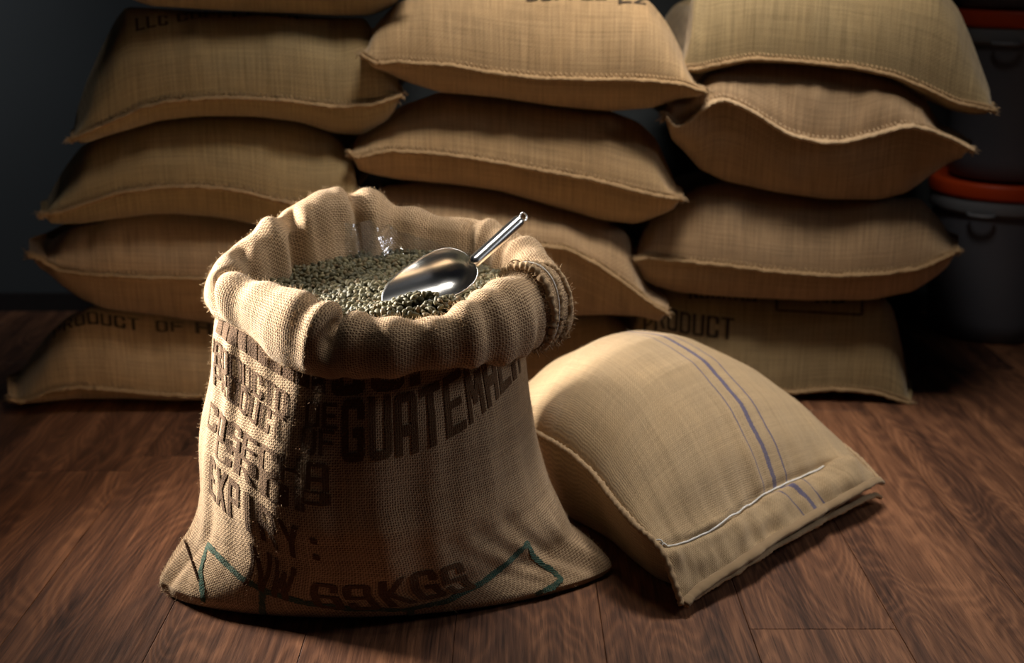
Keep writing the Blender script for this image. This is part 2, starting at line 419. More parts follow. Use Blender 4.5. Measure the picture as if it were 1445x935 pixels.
def sample_grid(G, i, j, closed=False):
    n, m = G.shape[:2]
    if closed: i = i % n
    else: i = np.clip(i, 0, n-1.001)
    j = np.clip(j, 0, m-1.001)
    i0 = np.floor(i).astype(int); j0 = np.floor(j).astype(int); a = (i-i0)[..., None]; b = (j-j0)[..., None]
    i1 = (i0+1) % n if closed else i0+1; j1 = j0+1
    return (G[i0, j0]*(1-a)*(1-b)+G[i1, j0]*a*(1-b)+G[i0, j1]*(1-a)*b+G[i1, j1]*a*b)
class Surf:
    """a grid surface that can be hit by a ray and printed on"""
    def __init__(self, G, N, UV, closed):
        self.G, self.N, self.UV, self.closed = G, N, UV, closed
        n, m = G.shape[:2]; self.m = m; self.n = n
        self.F = grid_faces(n, m, closed_n=closed)
        self.bvh = BVHTree.FromPolygons([tuple(v) for v in G.reshape(-1, 3)], [tuple(map(int, f)) for f in self.F])
    def hit(self, px, py):
        loc, nor, idx, d = self.bvh.ray_cast(Vector((0, 0, H)), ray(px, py))
        if loc is None: return None
        f = self.F[idx]; a = self.G.reshape(-1, 3)[f]; L = np.array(loc)
        i0, j0 = divmod(int(f[0] if f[0] < f[2] or self.closed else f[2]), self.m)
        ii = [divmod(int(q), self.m) for q in f]; i0, j0 = ii[0]
        # local coordinates by least squares
        e1 = a[1]-a[0]; e2 = a[3]-a[0]; M = np.stack([e1, e2], 1)
        s = np.linalg.lstsq(M, L-a[0], rcond=None)[0]
        return i0+s[0], j0+s[1], L
    def put(self, i, j, off=0.0006):
        return sample_grid(self.G, i, j, self.closed)+sample_grid(self.N, i, j, self.closed)*off

# ------------------------------------------------------------------ the setting
floor_z = 0.0
fl = bpy.data.objects.new('floor', None); C.objects.link(fl); fl['kind'] = 'structure'; fl['label'] = 'dark walnut plank floor'
def plank_mesh(wd, ln):
    bm = bmesh.new(); bmesh.ops.create_cube(bm, size=1)
    for v in bm.verts: v.co = Vector((v.co.x*wd, v.co.y*ln, v.co.z*0.012))
    bmesh.ops.bevel(bm, geom=[e for e in bm.edges if e.verts[0].co.z > 0 and e.verts[1].co.z > 0], offset=0.0009, segments=1, affect='EDGES')
    me = bpy.data.meshes.new('plank'); bm.to_mesh(me); bm.free(); me.materials.append(M_wood); return me
PW, PL = 0.2088, 1.38
pm = plank_mesh(PW-0.0004, PL-0.0004)
rr = random.Random(3)
for kx in range(-9, 10):
    x = -0.081+PW*(kx+0.5); y0 = -0.6-rr.random()*PL
    q = 0
    while y0+q*PL < 3.3:
        o = bpy.data.objects.new('plank', pm); C.objects.link(o); o.parent = fl
        o.location = (x, y0+(q+0.5)*PL, -0.006); q += 1
bm = bmesh.new(); bmesh.ops.create_cube(bm, size=1)
for v in bm.verts: v.co = Vector((v.co.x*5.2, 1.0+v.co.y*5.6, -0.03+v.co.z*0.03))
me = bpy.data.meshes.new('subfloor'); bm.to_mesh(me); bm.free(); link('subfloor', me, M_stitch, fl)
def box_obj(name, lo, hi, mat, parent=None):
    bm = bmesh.new(); bmesh.ops.create_cube(bm, size=1)
    for v in bm.verts: v.co = Vector([lo[i]+(v.co[i]+0.5)*(hi[i]-lo[i]) for i in range(3)])
    me = bpy.data.meshes.new(name); bm.to_mesh(me); bm.free(); return link(name, me, mat, parent)
WY = 3.16
wb = box_obj('wall_back', (-2.6, WY, 0), (2.6, WY+0.1, 2.6), M_wall); wb['kind'] = 'structure'
bb = box_obj('baseboard_back', (-2.6, WY-0.012, 0), (2.6, WY, 0.05), simple('dark_baseboard', lin(40, 36, 36), 0.6)); bb['kind'] = 'structure'

# ------------------------------------------------------------------ stacked sacks
def curve_px(pts, xs, k=9):
    p = np.array(pts, float); return smooth1(np.interp(xs, p[:, 0], p[:, 1]), k)
def stacked_sack(label, seam, top, bot, Yf, mat, seed, group, depth=0.60, ear=(0.02, 0.02), flange=0.012, wr=0.004, words=(), fluff=True, rope=None, yc=0.12, bow=0.02, curl=0.0):
    n = 170
    x0, x1 = seam[0][0], seam[-1][0]
    sp = np.linspace(-1, 1, n); sp = np.sign(sp)*(1-(1-np.abs(sp))**1.35)      # finer toward the ends
    xs = x0+(x1-x0)*(sp+1)/2
    ys = curve_px(seam, xs, 9); yt = curve_px(top, xs, 7); yb = curve_px(bot, xs, 9)
    YF = Yf+bow*(1-np.abs(sp)**2)
    S = np.array([unproj(a, b, c) for a, b, c in zip(xs, ys, YF)])
    zt = np.array([unproj(a, b, c+yc)[2] for a, b, c in zip(xs, yt, YF)])
    zb = np.array([unproj(a, b, c+yc)[2] for a, b, c in zip(xs, yb, YF)])
    tap = np.clip((1-np.abs(sp))/0.05, 0, 1)**0.6
    zt = S[:, 2]+np.maximum(zt-S[:, 2], 0.006)*tap
    zb = S[:, 2]-np.maximum(S[:, 2]-zb, 0.006)*tap
    zb = np.maximum(zb, 0.003)
    zt = np.maximum(zt, zb+0.004)
    m = 44
    t = np.linspace(0, 1, m)**1.7
    def prof(d, c, p):                       # rise from the front seam
        q = np.clip(d/c, 0, 1); return np.sqrt(np.maximum(1-(1-q)**p, 0))
    dy = t*depth
    g = np.minimum(prof(dy, yc, 2.1), prof(depth-dy, 0.16, 2.0))
    gb = np.minimum(prof(dy, yc, 2.3), prof(depth-dy, 0.16, 2.0))
    xc = 0.5*(S[0, 0]+S[-1, 0])
    grow = 1+np.minimum(dy, yc)[None, :]*0.957/(YF*0.957+0.12)[:, None]
    pinch = 1-0.09*np.sin(pi*np.clip((dy-yc)/(depth-yc), 0, 1))**1.0
    zback = 0.5*(zt.mean()+zb.mean())
    def sheet(zz, gg, sink):
        G = np.zeros((n, m, 3))
        X = S[:, 0][:, None]*grow
        G[..., 0] = xc+(X-xc)*pinch[None, :]
        G[..., 1] = YF[:, None]+dy[None, :]
        base = S[:, 2][:, None]*(1-t)[None, :]**2+(zback)*(1-(1-t)**2)[None, :]
        base = np.minimum(np.maximum(base, zb[:, None]), np.maximum(zt, zb)[:, None])
        z2 = zz[:, None]+sink*np.clip((dy-yc)/0.2, 0, 1)[None, :]
        if sink < 0: z2 = np.maximum(z2, zb[:, None]+0.004)
        G[..., 2] = base+(z2-base)*gg[None, :]
        return G
    T = sheet(zt, g, -0.035); B = sheet(zb, gb, 0.012)
    Nt = normals(T)
    # creases running back from the seam, and soft lumps of the filling
    u = T[..., 0]; v = np.broadcast_to(dy[None, :], u.shape)
    nz = vnoise(np.stack([u*46, v*7], -1), seed, 2)*np.exp(-v/0.07)*wr
    lump = vnoise(np.stack([u*11, v*11], -1), seed+3, 2)*wr*1.5
    gate = (np.minimum(v/0.02, 1)*np.clip((depth-v)/0.05, 0, 1))*np.clip((1-np.abs(sp))/0.06, 0, 1)[:, None]
    endw = vnoise(np.stack([u*16, v*50], -1), seed+9, 1)*wr*np.exp(-(1-np.abs(sp))/0.12)[:, None]
    press = np.clip((v-yc*0.75)/0.04, 0, 1)                   # stays put where the next sack lies on it
    T = T+Nt*((nz+lump+endw)*gate*(1-press))[..., None]
    Bn = vnoise(np.stack([u*30, v*9], -1), seed+5, 2)*wr*0.8*gate*np.clip(1-v/(yc*0.75), 0, 1)
    Nb = -normals(B)
    B = B+Nb*Bn[..., None]; B[..., 2] = np.maximum(B[..., 2], 0.003)
    cx, cy = S[:, 0].mean(), Yf+depth/2
    zlow = float(B[..., 2].min())
    root = thing('coffee_sack', label, 'sack', (float(cx), float(cy), zlow), group)
    ulen = np.concatenate([[0], np.cumsum(np.linalg.norm(np.diff(S, axis=0), axis=1))])
    ulen = S[:, 0]-S[0, 0]
    def vlen(G):
        d = np.linalg.norm(np.diff(G, axis=1), axis=2)
        d = np.stack([smooth1(d[:, k], 41) for k in range(d.shape[1])], 1)
        return np.concatenate([np.zeros((len(G), 1)), np.cumsum(d, axis=1)], 1)
    seedoff = seed*0.37
    UVt = np.stack(np.broadcast_arrays(ulen[:, None]+seedoff, vlen(T)+seedoff), -1)
    UVb = np.stack(np.broadcast_arrays(ulen[:, None]+seedoff, -vlen(B)+seedoff), -1)
    V = np.vstack([T.reshape(-1, 3), B.reshape(-1, 3)]); UV = np.vstack([UVt.reshape(-1, 2), UVb.reshape(-1, 2)])
    Fq = np.vstack([grid_faces(n, m), grid_faces(n, m, flip=True)+n*m])
    link('sack_body', np_mesh('sack_body', V, Fq, UV), mat, root)
    # the sewn front edge: a flat welt standing off the seam
    r = np.random.RandomState(seed)
    W = S.copy(); jit = smooth1(r.normal(size=n), 5)
    W[:, 1] -= 0.002; W[:, 2] += jit*0.0015*0.6
    rad = np.full(n, 0.0045)*(1+0.35*smooth1(r.normal(size=n), 4))
    k = 7; cr = np.linspace(0, 1, k)
    # cross-section: leaves the seam forward and slightly down, and comes back underneath
    fl_w = flange*(1+0.35*smooth1(r.normal(size=n), 9)+0.12*r.normal(size=n))
    sect = np.zeros((n, 8, 3))
    offs = [(0.35, 0.005), (-0.2, 0.0045), (-0.65, 0.0035), (-1.0, 0.001), (-1.0, -0.003), (-0.6, -0.0045), (-0.15, -0.005), (0.35, -0.004)]
    for q, (a, b) in enumerate(offs):
        sect[:, q, 0] = W[:, 0]+0.0006*r.normal(size=n)
        sect[:, q, 1] = W[:, 1]+a*fl_w*0.8
        sect[:, q, 2] = W[:, 2]+b*1.0+min(a, 0)*-fl_w*curl+ (0.0008*r.normal(size=n))
    sect[..., 2] = np.maximum(sect[..., 2], 0.002)
    Vw = sect.reshape(-1, 3)
    link('seam', np_mesh('seam', Vw, grid_faces(n, 8, closed_m=True, flip=True)), rope or M_rope, root)
    # twisted jute stitches along the seam
    su = np.arange(0.02, 0.98, 0.012); 
    Vs, Ts = [], []
    for kq, q in enumerate(su):
        i = int(q*(n-1)); col = T[i]; cl = np.concatenate([[0], np.cumsum(np.linalg.norm(np.diff(col, axis=0), axis=1))])
        P = np.array([np.interp(0.009, cl, col[:, kk]) for kk in range(3)]); P2 = S[i].copy()
        P = P+np.array([0, -0.001, 0.001]); P2 = P2+np.array([0.004, -0.005, 0.003])
        d = np.array([0.0012, 0, 0]); b = len(Vs)
        Vs += [P-d, P+d, P2+d, P2-d, P-d+[0, -0.0016, 0.0016], P+d+[0, -0.0016, 0.0016], P2+d+[0, -0.0016, 0.0016], P2-d+[0, -0.0016, 0.0016]]
        for f in ((0, 1, 2, 3), (4, 7, 6, 5), (0, 4, 5, 1), (1, 5, 6, 2), (2, 6, 7, 3), (3, 7, 4, 0)): Ts.append([b+z for z in f])
    o = link('stitching', np_mesh('stitching', np.array(Vs), np.array(Ts), None, False), rope or M_rope, root); o['kind'] = 'stuff'
    # frayed threads at the two ears
    Pf = []; 
    for e in (0, n-1):
        for q in range(50 if fluff else 10):
            i = min(max(e+(r.randint(0, 7) if e == 0 else -r.randint(0, 7)), 0), n-1); Pf.append(S[i]+r.normal(size=3)*0.004)
    Pf = np.array(Pf); Nf = np.tile(np.array([[0.0, -0.7, -0.25]]), (len(Pf), 1)); Nf[:, 0] = np.where(Pf[:, 0] < cx, -0.8, 0.8)
    Nf /= np.linalg.norm(Nf, axis=1, keepdims=True)
    strands('frayed_threads', Pf, Nf, M_rope_l, root, (0.006, 0.018), 0.0009, seed, 0.5)
    # printing
    if words:
        sf = Surf(T, normals(T), UVt, False)
        for wd in words: print_word(sf, root, **wd)
    return root

def print_word(sf, root, s=None, a=None, b=None, h=0.04, mat=None, bold=0.30, pts=None, name='lettering', squash=None, line=None, w=0.006, fine=0.008, slant=0.0, a2=None, b2=None):
    """print a word between two positions of the photograph, or a line through several, on the cloth"""
    mat = mat or M_dkink
    if line:
        P = []
        for k in range(len(line)-1):
            for q in np.linspace(0, 1, 14, endpoint=(k == len(line)-2)):
                x = line[k][0]*(1-q)+line[k+1][0]*q; y = line[k][1]*(1-q)+line[k+1][1]*q
                r_ = sf.hit(x, y)
                if r_: P.append((r_[0], r_[1]))
        if len(P) < 3: return
        ii = np.array([p[0] for p in P]); jj = np.array([p[1] for p in P])
        X = sf.put(ii, jj, 0.0); N = sample_grid(sf.N, ii, jj, sf.closed)
        T = np.gradient(X, axis=0); T /= np.maximum(np.linalg.norm(T, axis=1, keepdims=True), 1e-9)
        Sd = np.cross(N, T); Sd /= np.maximum(np.linalg.norm(Sd, axis=1, keepdims=True), 1e-9)
        r = np.random.RandomState(len(P)); wj = w*0.5*(1+0.15*r.normal(size=(len(P), 1)))
        V = np.stack([X+Sd*wj+N*0.0009, X+N*0.0012, X-Sd*wj+N*0.0009], 1).reshape(-1, 3)
        uvp = sample_grid(sf.UV, ii, jj, sf.closed)
        UV = np.stack([uvp+[0, w/2], uvp, uvp-[0, w/2]], 1).reshape(-1, 2)
        link(name, np_mesh(name, V, grid_faces(len(P), 3), UV), mat, root); return
    A, B_ = sf.hit(*a), sf.hit(*b)
    if A is None or B_ is None: print('print miss', s, a, b); return
    wid = float(np.linalg.norm(B_[2]-A[2]))
    V2, T2 = text_polys(s, bold, wid, h, 0.0022, vs=0.5*wid/len(s)/h*1.3); V2 = V2/np.array([wid, h])
    # row parameter: metres up the cloth -> grid rows
    fx = V2[:, 0]; fy = V2[:, 1]
    mid = None
    if pts: 
        M_ = sf.hit(*pts); mid = M_
    I = A[0]*(1-fx)+B_[0]*fx; J = A[1]*(1-fx)+B_[1]*fx
    if mid is not None:
        fm = (mid[0]-A[0])/(B_[0]-A[0]); jm = A[1]*(1-fm)+B_[1]*fm; J = J+(mid[1]-jm)*fx*(1-fx)/(fm*(1-fm))
    if a2:
        A2, B2 = sf.hit(*a2), sf.hit(*b2)
        I2 = A2[0]*(1-fx)+B2[0]*fx; J2 = A2[1]*(1-fx)+B2[1]*fx
        I = I*(1-fy)+I2*fy; J = J*(1-fy)+J2*fy
    else:
        vv = sf.UV[:, :, 1].mean(0); dirn = 1 if vv[-1] > vv[0] else -1
        base_v = np.interp(J, np.arange(len(vv)), vv); J = np.interp(base_v*dirn+fy*h, vv*dirn, np.arange(len(vv)))
    X = sf.put(I, J, 0.0012); UV = sample_grid(sf.UV, I, J, sf.closed)
    emit_words(s, name, X, T2, UV, mat, root)

GL = 'burlap coffee sacks stacked along the back wall'
YL, YM, YR = 2.36, 2.36, 2.40
# left stack, bottom to top
stacked_sack('bottom sack of the left stack, printed PRODUCT OF, with a pointed left ear',
    [(12,560),(30,566),(50,560),(75,549),(110,545),(160,548),(220,555),(300,558),(400,556),(505,552)],
    [(12,556),(30,528),(50,500),(75,470),(105,446),(140,431),(220,441),(300,452),(400,455),(470,470),(495,500),(505,550)],
    [(12,566),(40,570),(70,566),(95,576),(150,590),(300,592),(400,592),(480,585),(505,560)], YL, M_backs[1], 11, GL,
    words=[dict(s='PRODUCT OF', a=(76,478), b=(262,468), pts=(170,463), h=0.034), dict(s='HON', a=(276,470), b=(352,476), h=0.044)])
stacked_sack('second sack from the floor in the left stack, with a frayed left ear',
    [(42,358),(62,366),(80,379),(120,386),(200,390),(280,392),(340,396),(420,398),(500,392)],
    [(42,355),(60,352),(75,338),(100,322),(150,307),(210,299),(250,298),(310,304),(370,316),(430,330),(475,350),(500,388)],
    [(42,361),(60,374),(80,392),(105,413),(140,431),(220,441),(300,452),(400,455),(470,440),(500,398)], YL, M_backs[2], 12, GL)
stacked_sack('third sack from the floor in the left stack, olive-brown with arched seam',
    [(58,303),(90,298),(130,284),(170,271),(220,264),(280,262),(340,268),(400,284),(450,290),(510,285)],
    [(58,296),(75,266),(95,236),(120,206),(160,186),(220,169),(280,162),(360,163),(420,170),(470,186),(495,210),(505,250),(510,282)],
    [(58,308),(75,311),(110,311),(150,306),(210,299),(250,298),(310,304),(370,316),(430,330),(480,325),(510,290)], YL, M_backs[0], 13, GL)
stacked_sack('large sack second from top of the left stack, dark lettering along its upper edge',
    [(100,197),(125,186),(150,175),(200,152),(240,142),(320,137),(400,141),(480,151),(530,147),(568,134)],
    [(100,190),(110,158),(125,120),(150,72),(175,28),(190,10),(300,15),(400,20),(470,24),(520,26),(545,80),(562,115),(568,132)],
    [(100,200),(120,199),(160,186),(220,169),(280,162),(360,163),(420,170),(470,186),(510,189),(545,170),(568,137)], YL, M_backs[0], 14, GL,
    words=[dict(s='LLC', a=(192,45), b=(240,36), h=0.03), dict(s='COFFEETON', a=(250,32), b=(424,29), pts=(335,24), h=0.036)])
stacked_sack('top sack of the left stack, cut off by the upper edge of the picture',
    [(170,-18),(220,-24),(300,-30),(400,-32),(500,-28),(575,-22)],
    [(170,-22),(200,-70),(250,-115),(350,-130),(450,-128),(530,-90),(575,-26)],
    [(170,-12),(190,2),(215,9),(300,14),(400,19),(470,22),(520,22),(555,8),(575,-18)], YL, M_backs[0], 15, GL)
# middle stack
stacked_sack('bottom sack of the middle stack, mostly hidden behind the striped lying sack',
    [(500,545),(600,550),(700,552),(800,545),(860,520),(885,500),(898,478)],
    [(500,540),(520,500),(560,480),(640,462),(720,455),(780,444),(850,441),(875,452),(890,466),(898,474)],
    [(500,550),(540,572),(620,585),(720,588),(800,580),(860,550),(898,482)], YM+0.10, M_backs[1], 21, GL)
stacked_sack('second sack from the floor in the middle stack, its right ear hanging down',
    [(500,330),(560,340),(650,345),(740,343),(800,350),(850,376),(890,405),(920,428),(943,442)],
    [(500,325),(520,285),(545,262),(600,256),(680,264),(770,285),(850,308),(885,330),(900,366),(915,405),(930,420),(943,436)],
    [(500,340),(520,400),(560,430),(640,452),(720,452),(780,443),(850,440),(900,440),(930,446),(943,447)], YM, M_backs[2], 22, GL)
stacked_sack('third sack from the floor in the middle stack, seam sloping to a sharp right corner',
    [(493,214),(505,222),(522,218),(550,212),(620,216),(700,228),(760,239),(830,251),(900,269),(940,278),(964,280)],
    [(493,206),(505,192),(530,172),(570,148),(620,129),(700,136),(780,148),(860,156),(900,172),(925,196),(943,235),(964,276)],
    [(493,222),(505,236),(530,243),(560,250),(640,257),(700,265),(770,285),(850,308),(900,313),(940,298),(964,283)], YM, M_backs[1], 23, GL)
stacked_sack('top sack of the middle stack, overhanging both neighbours, dark lettering at its upper edge',
    [(511,76),(530,90),(560,87),(640,92),(700,103),(760,110),(830,112),(900,112),(960,118),(998,130)],
    [(511,66),(530,38),(560,6),(600,-12),(700,-24),(800,-24),(880,-12),(915,0),(940,30),(962,70),(980,108),(998,126)],
    [(511,80),(530,96),(570,113),(620,129),(700,136),(780,148),(860,156),(920,151),(960,138),(998,133)], YM-0.02, M_backs[1], 24, GL,
    words=[dict(s='COFFEE', a=(742,3), b=(858,1), h=0.04), dict(s='EZ', a=(872,7), b=(914,8), h=0.04)])
# right stack
stacked_sack('bottom sack of the right stack, printed PRODUCT with a dark outlined box above',
    [(880,540),(930,548),(1000,550),(1080,552),(1130,551),(1180,547),(1235,552),(1265,562),(1286,569)],
    [(880,535),(890,470),(905,425),(930,400),(960,408),(1040,415),(1150,419),(1235,418),(1250,432),(1262,470),(1274,515),(1286,563)],
    [(880,545),(930,556),(1000,560),(1080,562),(1130,562),(1190,561),(1240,562),(1286,572)], YR+0.03, M_backs[0], 31, GL,
    words=[dict(s='PRODUCT', a=(908,475), b=(1038,480), h=0.042),
           dict(s='NDURAS', a=(972,422), b=(1070,426), h=0.03), dict(s='HG', a=(1150,428), b=(1195,428), h=0.03),
           dict(line=[(1096,414),(1096,438),(1216,444),(1217,420)], w=0.006, name='printed_box')])
stacked_sack('second sack from the floor in the right stack, wide with blunt left end',
    [(894,366),(910,363),(960,367),(1020,373),(1100,383),(1180,388),(1250,385),(1300,377),(1352,352)],
    [(894,358),(900,335),(920,305),(950,282),(985,262),(1030,254),(1100,269),(1170,279),(1250,280),(1290,279),(1320,305),(1340,330),(1352,348)],
    [(894,372),(910,391),(930,400),(960,408),(1040,415),(1150,419),(1235,418),(1290,406),(1325,382),(1352,355)], YR, M_backs[2], 32, GL)
stacked_sack('third sack from the floor in the right stack, its flap drooping in a wave',
    [(938,160),(950,178),(968,172),(985,158),(1003,143),(1022,139),(1050,150),(1080,169),(1110,188),(1150,199),(1190,200),(1230,190),(1275,176),(1310,182),(1345,196),(1371,212)],
    [(938,140),(950,128),(975,118),(1000,98),(1060,86),(1120,88),(1200,96),(1260,108),(1300,134),(1325,172),(1345,186),(1371,208)],
    [(938,176),(950,195),(970,214),(990,236),(1030,254),(1100,269),(1170,279),(1250,280),(1290,270),(1320,246),(1345,226),(1371,215)], YR-0.02, M_backs[2], 33, GL, flange=0.024, wr=0.006, rope=M_rope_l)
stacked_sack('top sack of the right stack, its right corner hanging past the sack beneath',
    [(962,98),(985,97),(1010,91),(1060,82),(1120,86),(1200,94),(1260,106),(1300,122),(1350,146),(1403,156)],
    [(962,92),(955,60),(966,20),(975,-15),(1020,-35),(1120,-45),(1230,-40),(1310,-25),(1340,12),(1362,58),(1385,112),(1403,152)],
    [(962,104),(985,105),(1010,97),(1060,86),(1120,88),(1200,96),(1260,108),(1300,134),(1340,153),(1375,160),(1403,159)], YR, M_backs[0], 34, GL)

# ------------------------------------------------------------------ open sack in front
BX, BY = -0.20, 1.77
def body_grid():
    nth, nz_ = 300, 120
    left = [(318,400),(306,440),(303,470),(303,500),(297,560),(291,620),(288,680),(280,720),(268,745),(250,770),(233,795),(223,815),(228,830),(240,838)]
    right = [(716,400),(730,440),(738,500),(748,560),(760,620),(775,680),(790,715),(808,750),(834,768),(858,786),(866,798),(852,810)]
    yl = np.interp([p[1] for p in left], [400, 640, 760, 815, 840], [1.77, 1.76, 1.66, 1.612, 1.61])
    yr_ = np.interp([p[1] for p in right], [400, 640, 760, 800, 812], [1.78, 1.77, 1.70, 1.672, 1.67])
    Lp = np.array([unproj(a, b, c) for (a, b), c in zip(left, yl)]); Rp = np.array([unproj(a, b, c) for (a, b), c in zip(right, yr_)])
    z = np.linspace(0, 1, nz_)**1.25*0.405
    xl = np.interp(z, Lp[::-1, 2], Lp[::-1, 0]); xr = np.interp(z, Rp[::-1, 2], Rp[::-1, 0])
    yL = np.interp(z, Lp[::-1, 2], Lp[::-1, 1]); yR = np.interp(z, Rp[::-1, 2], Rp[::-1, 1])
    xl = smooth1(xl, 7); xr = smooth1(xr, 7)
    yf = np.interp(z, [0, .012, .03, .08, .15, .25, .33, .405], [1.545, 1.53, 1.522, 1.508, 1.505, 1.53, 1.56, 1.60]); yf = smooth1(yf, 9)
    yb = np.interp(z, [0, .03, .1, .2, .3, .405], [1.90, 1.93, 1.955, 1.96, 1.96, 1.94])
    e = np.interp(z, [0, .03, .09, .2, .405], [1.45, 1.35, 1.1, 0.95, 0.95])
    th = np.arange(nth)*2*pi/nth
    G = np.zeros((nth, nz_, 3))
    c = np.cos(th)[:, None]; s = np.sin(th)[:, None]
    G[..., 0] = (xl+xr)/2+(xr-xl)/2*np.sign(c)*np.abs(c)**0.97
    ym = yL+(yR-yL)*(c+1)/2
    sf_ = np.sign(s)*np.abs(s)**e[None, :]
    yfc = yf[None, :]; ybc = yb[None, :]
    ymc = (yL+yR)/2
    G[..., 1] = ym+np.where(s < 0, (ymc[None, :]-yfc)*sf_, (ybc-ymc[None, :])*sf_)
    G[..., 2] = z[None, :]
    N = normals(G, True)
    th2 = np.broadcast_to(th[:, None], G.shape[:2]); Z = G[..., 2]
    P = np.stack([np.cos(th2)*5, np.sin(th2)*5, Z*16], -1)
    d = vnoise(P, 5, 2)*0.0045
    d = d+vnoise(np.stack([np.cos(th2)*22, np.sin(th2)*22, Z*14], -1), 8, 1)*0.0022*np.clip(Z/0.1, 0.2, 1)
    # folds fanning up from the right ear and the left ear
    def dang(a): return (th2-a+pi) % (2*pi)-pi
    for a0, sl, wd, am, zc in ((-0.42, -2.6, 0.075, -0.007, .10), (-0.60, -3.0, 0.07, -0.005, .11), (-0.25, -1.6, 0.07, 0.006, .10), (-0.78, -3.2, 0.06, -0.003, .09),
                               (pi+0.33, 2.2, 0.06, -0.006, .09), (pi+0.18, 1.5, 0.06, 0.005, .08)):
        a = dang(a0+sl*(Z-0.02)*1.0)
        d = d+am*np.exp(-(a/wd)**2)*np.exp(-((Z-zc*0.7)/0.06)**2)
    gate = np.clip(Z/0.03, 0, 1)*np.clip((0.405-Z)/0.03, 0.2, 1)
    G = G+N*(d*gate)[..., None]
    G[..., 2] = np.maximum(G[..., 2], 0.0015)
    return G, th, z
BG, bth, bz = body_grid()
bn = normals(BG, True)
# metric UV: around at mid height, up the cloth along each column
midr = BG[:, 60]; around = np.concatenate([[0], np.cumsum(np.linalg.norm(np.diff(np.vstack([midr, midr[:1]]), axis=0), axis=1))])
up_m = np.concatenate([[0], np.cumsum(np.linalg.norm(np.diff(BG, axis=1), axis=2).mean(0))])
BUV = np.stack(np.broadcast_arrays(around[:-1, None], up_m[None, :]), -1)
open_sack = thing('open_coffee_sack', 'open burlap sack in front with rolled cuff, brown stencilled lettering and green outline', 'sack', (BX, BY, 0))
def closed_grid_mesh(name, G, UV, per, mat, parent, flip=False, cap_bottom=False):
    G2 = np.concatenate([G, G[:1]], 0); U2 = np.concatenate([UV, UV[:1]+np.array([per, 0])], 0)
    n, m = G2.shape[:2]
    me = np_mesh(name, G2.reshape(-1, 3), grid_faces(n, m, flip=flip), U2.reshape(-1, 2))
    return link(name, me, mat, parent)
body = closed_grid_mesh('sack_body', BG, BUV, around[-1], M_front, open_sack)
# bottom panel
nb = len(BG); Vb = np.vstack([BG[:, 0], [[BX, 1.70, 0.0015]]]); 
link('sack_base', np_mesh('sack_base', Vb, [[(i+1) % nb, i, nb] for i in range(nb)], Vb[:, :2]), M_front, open_sack)

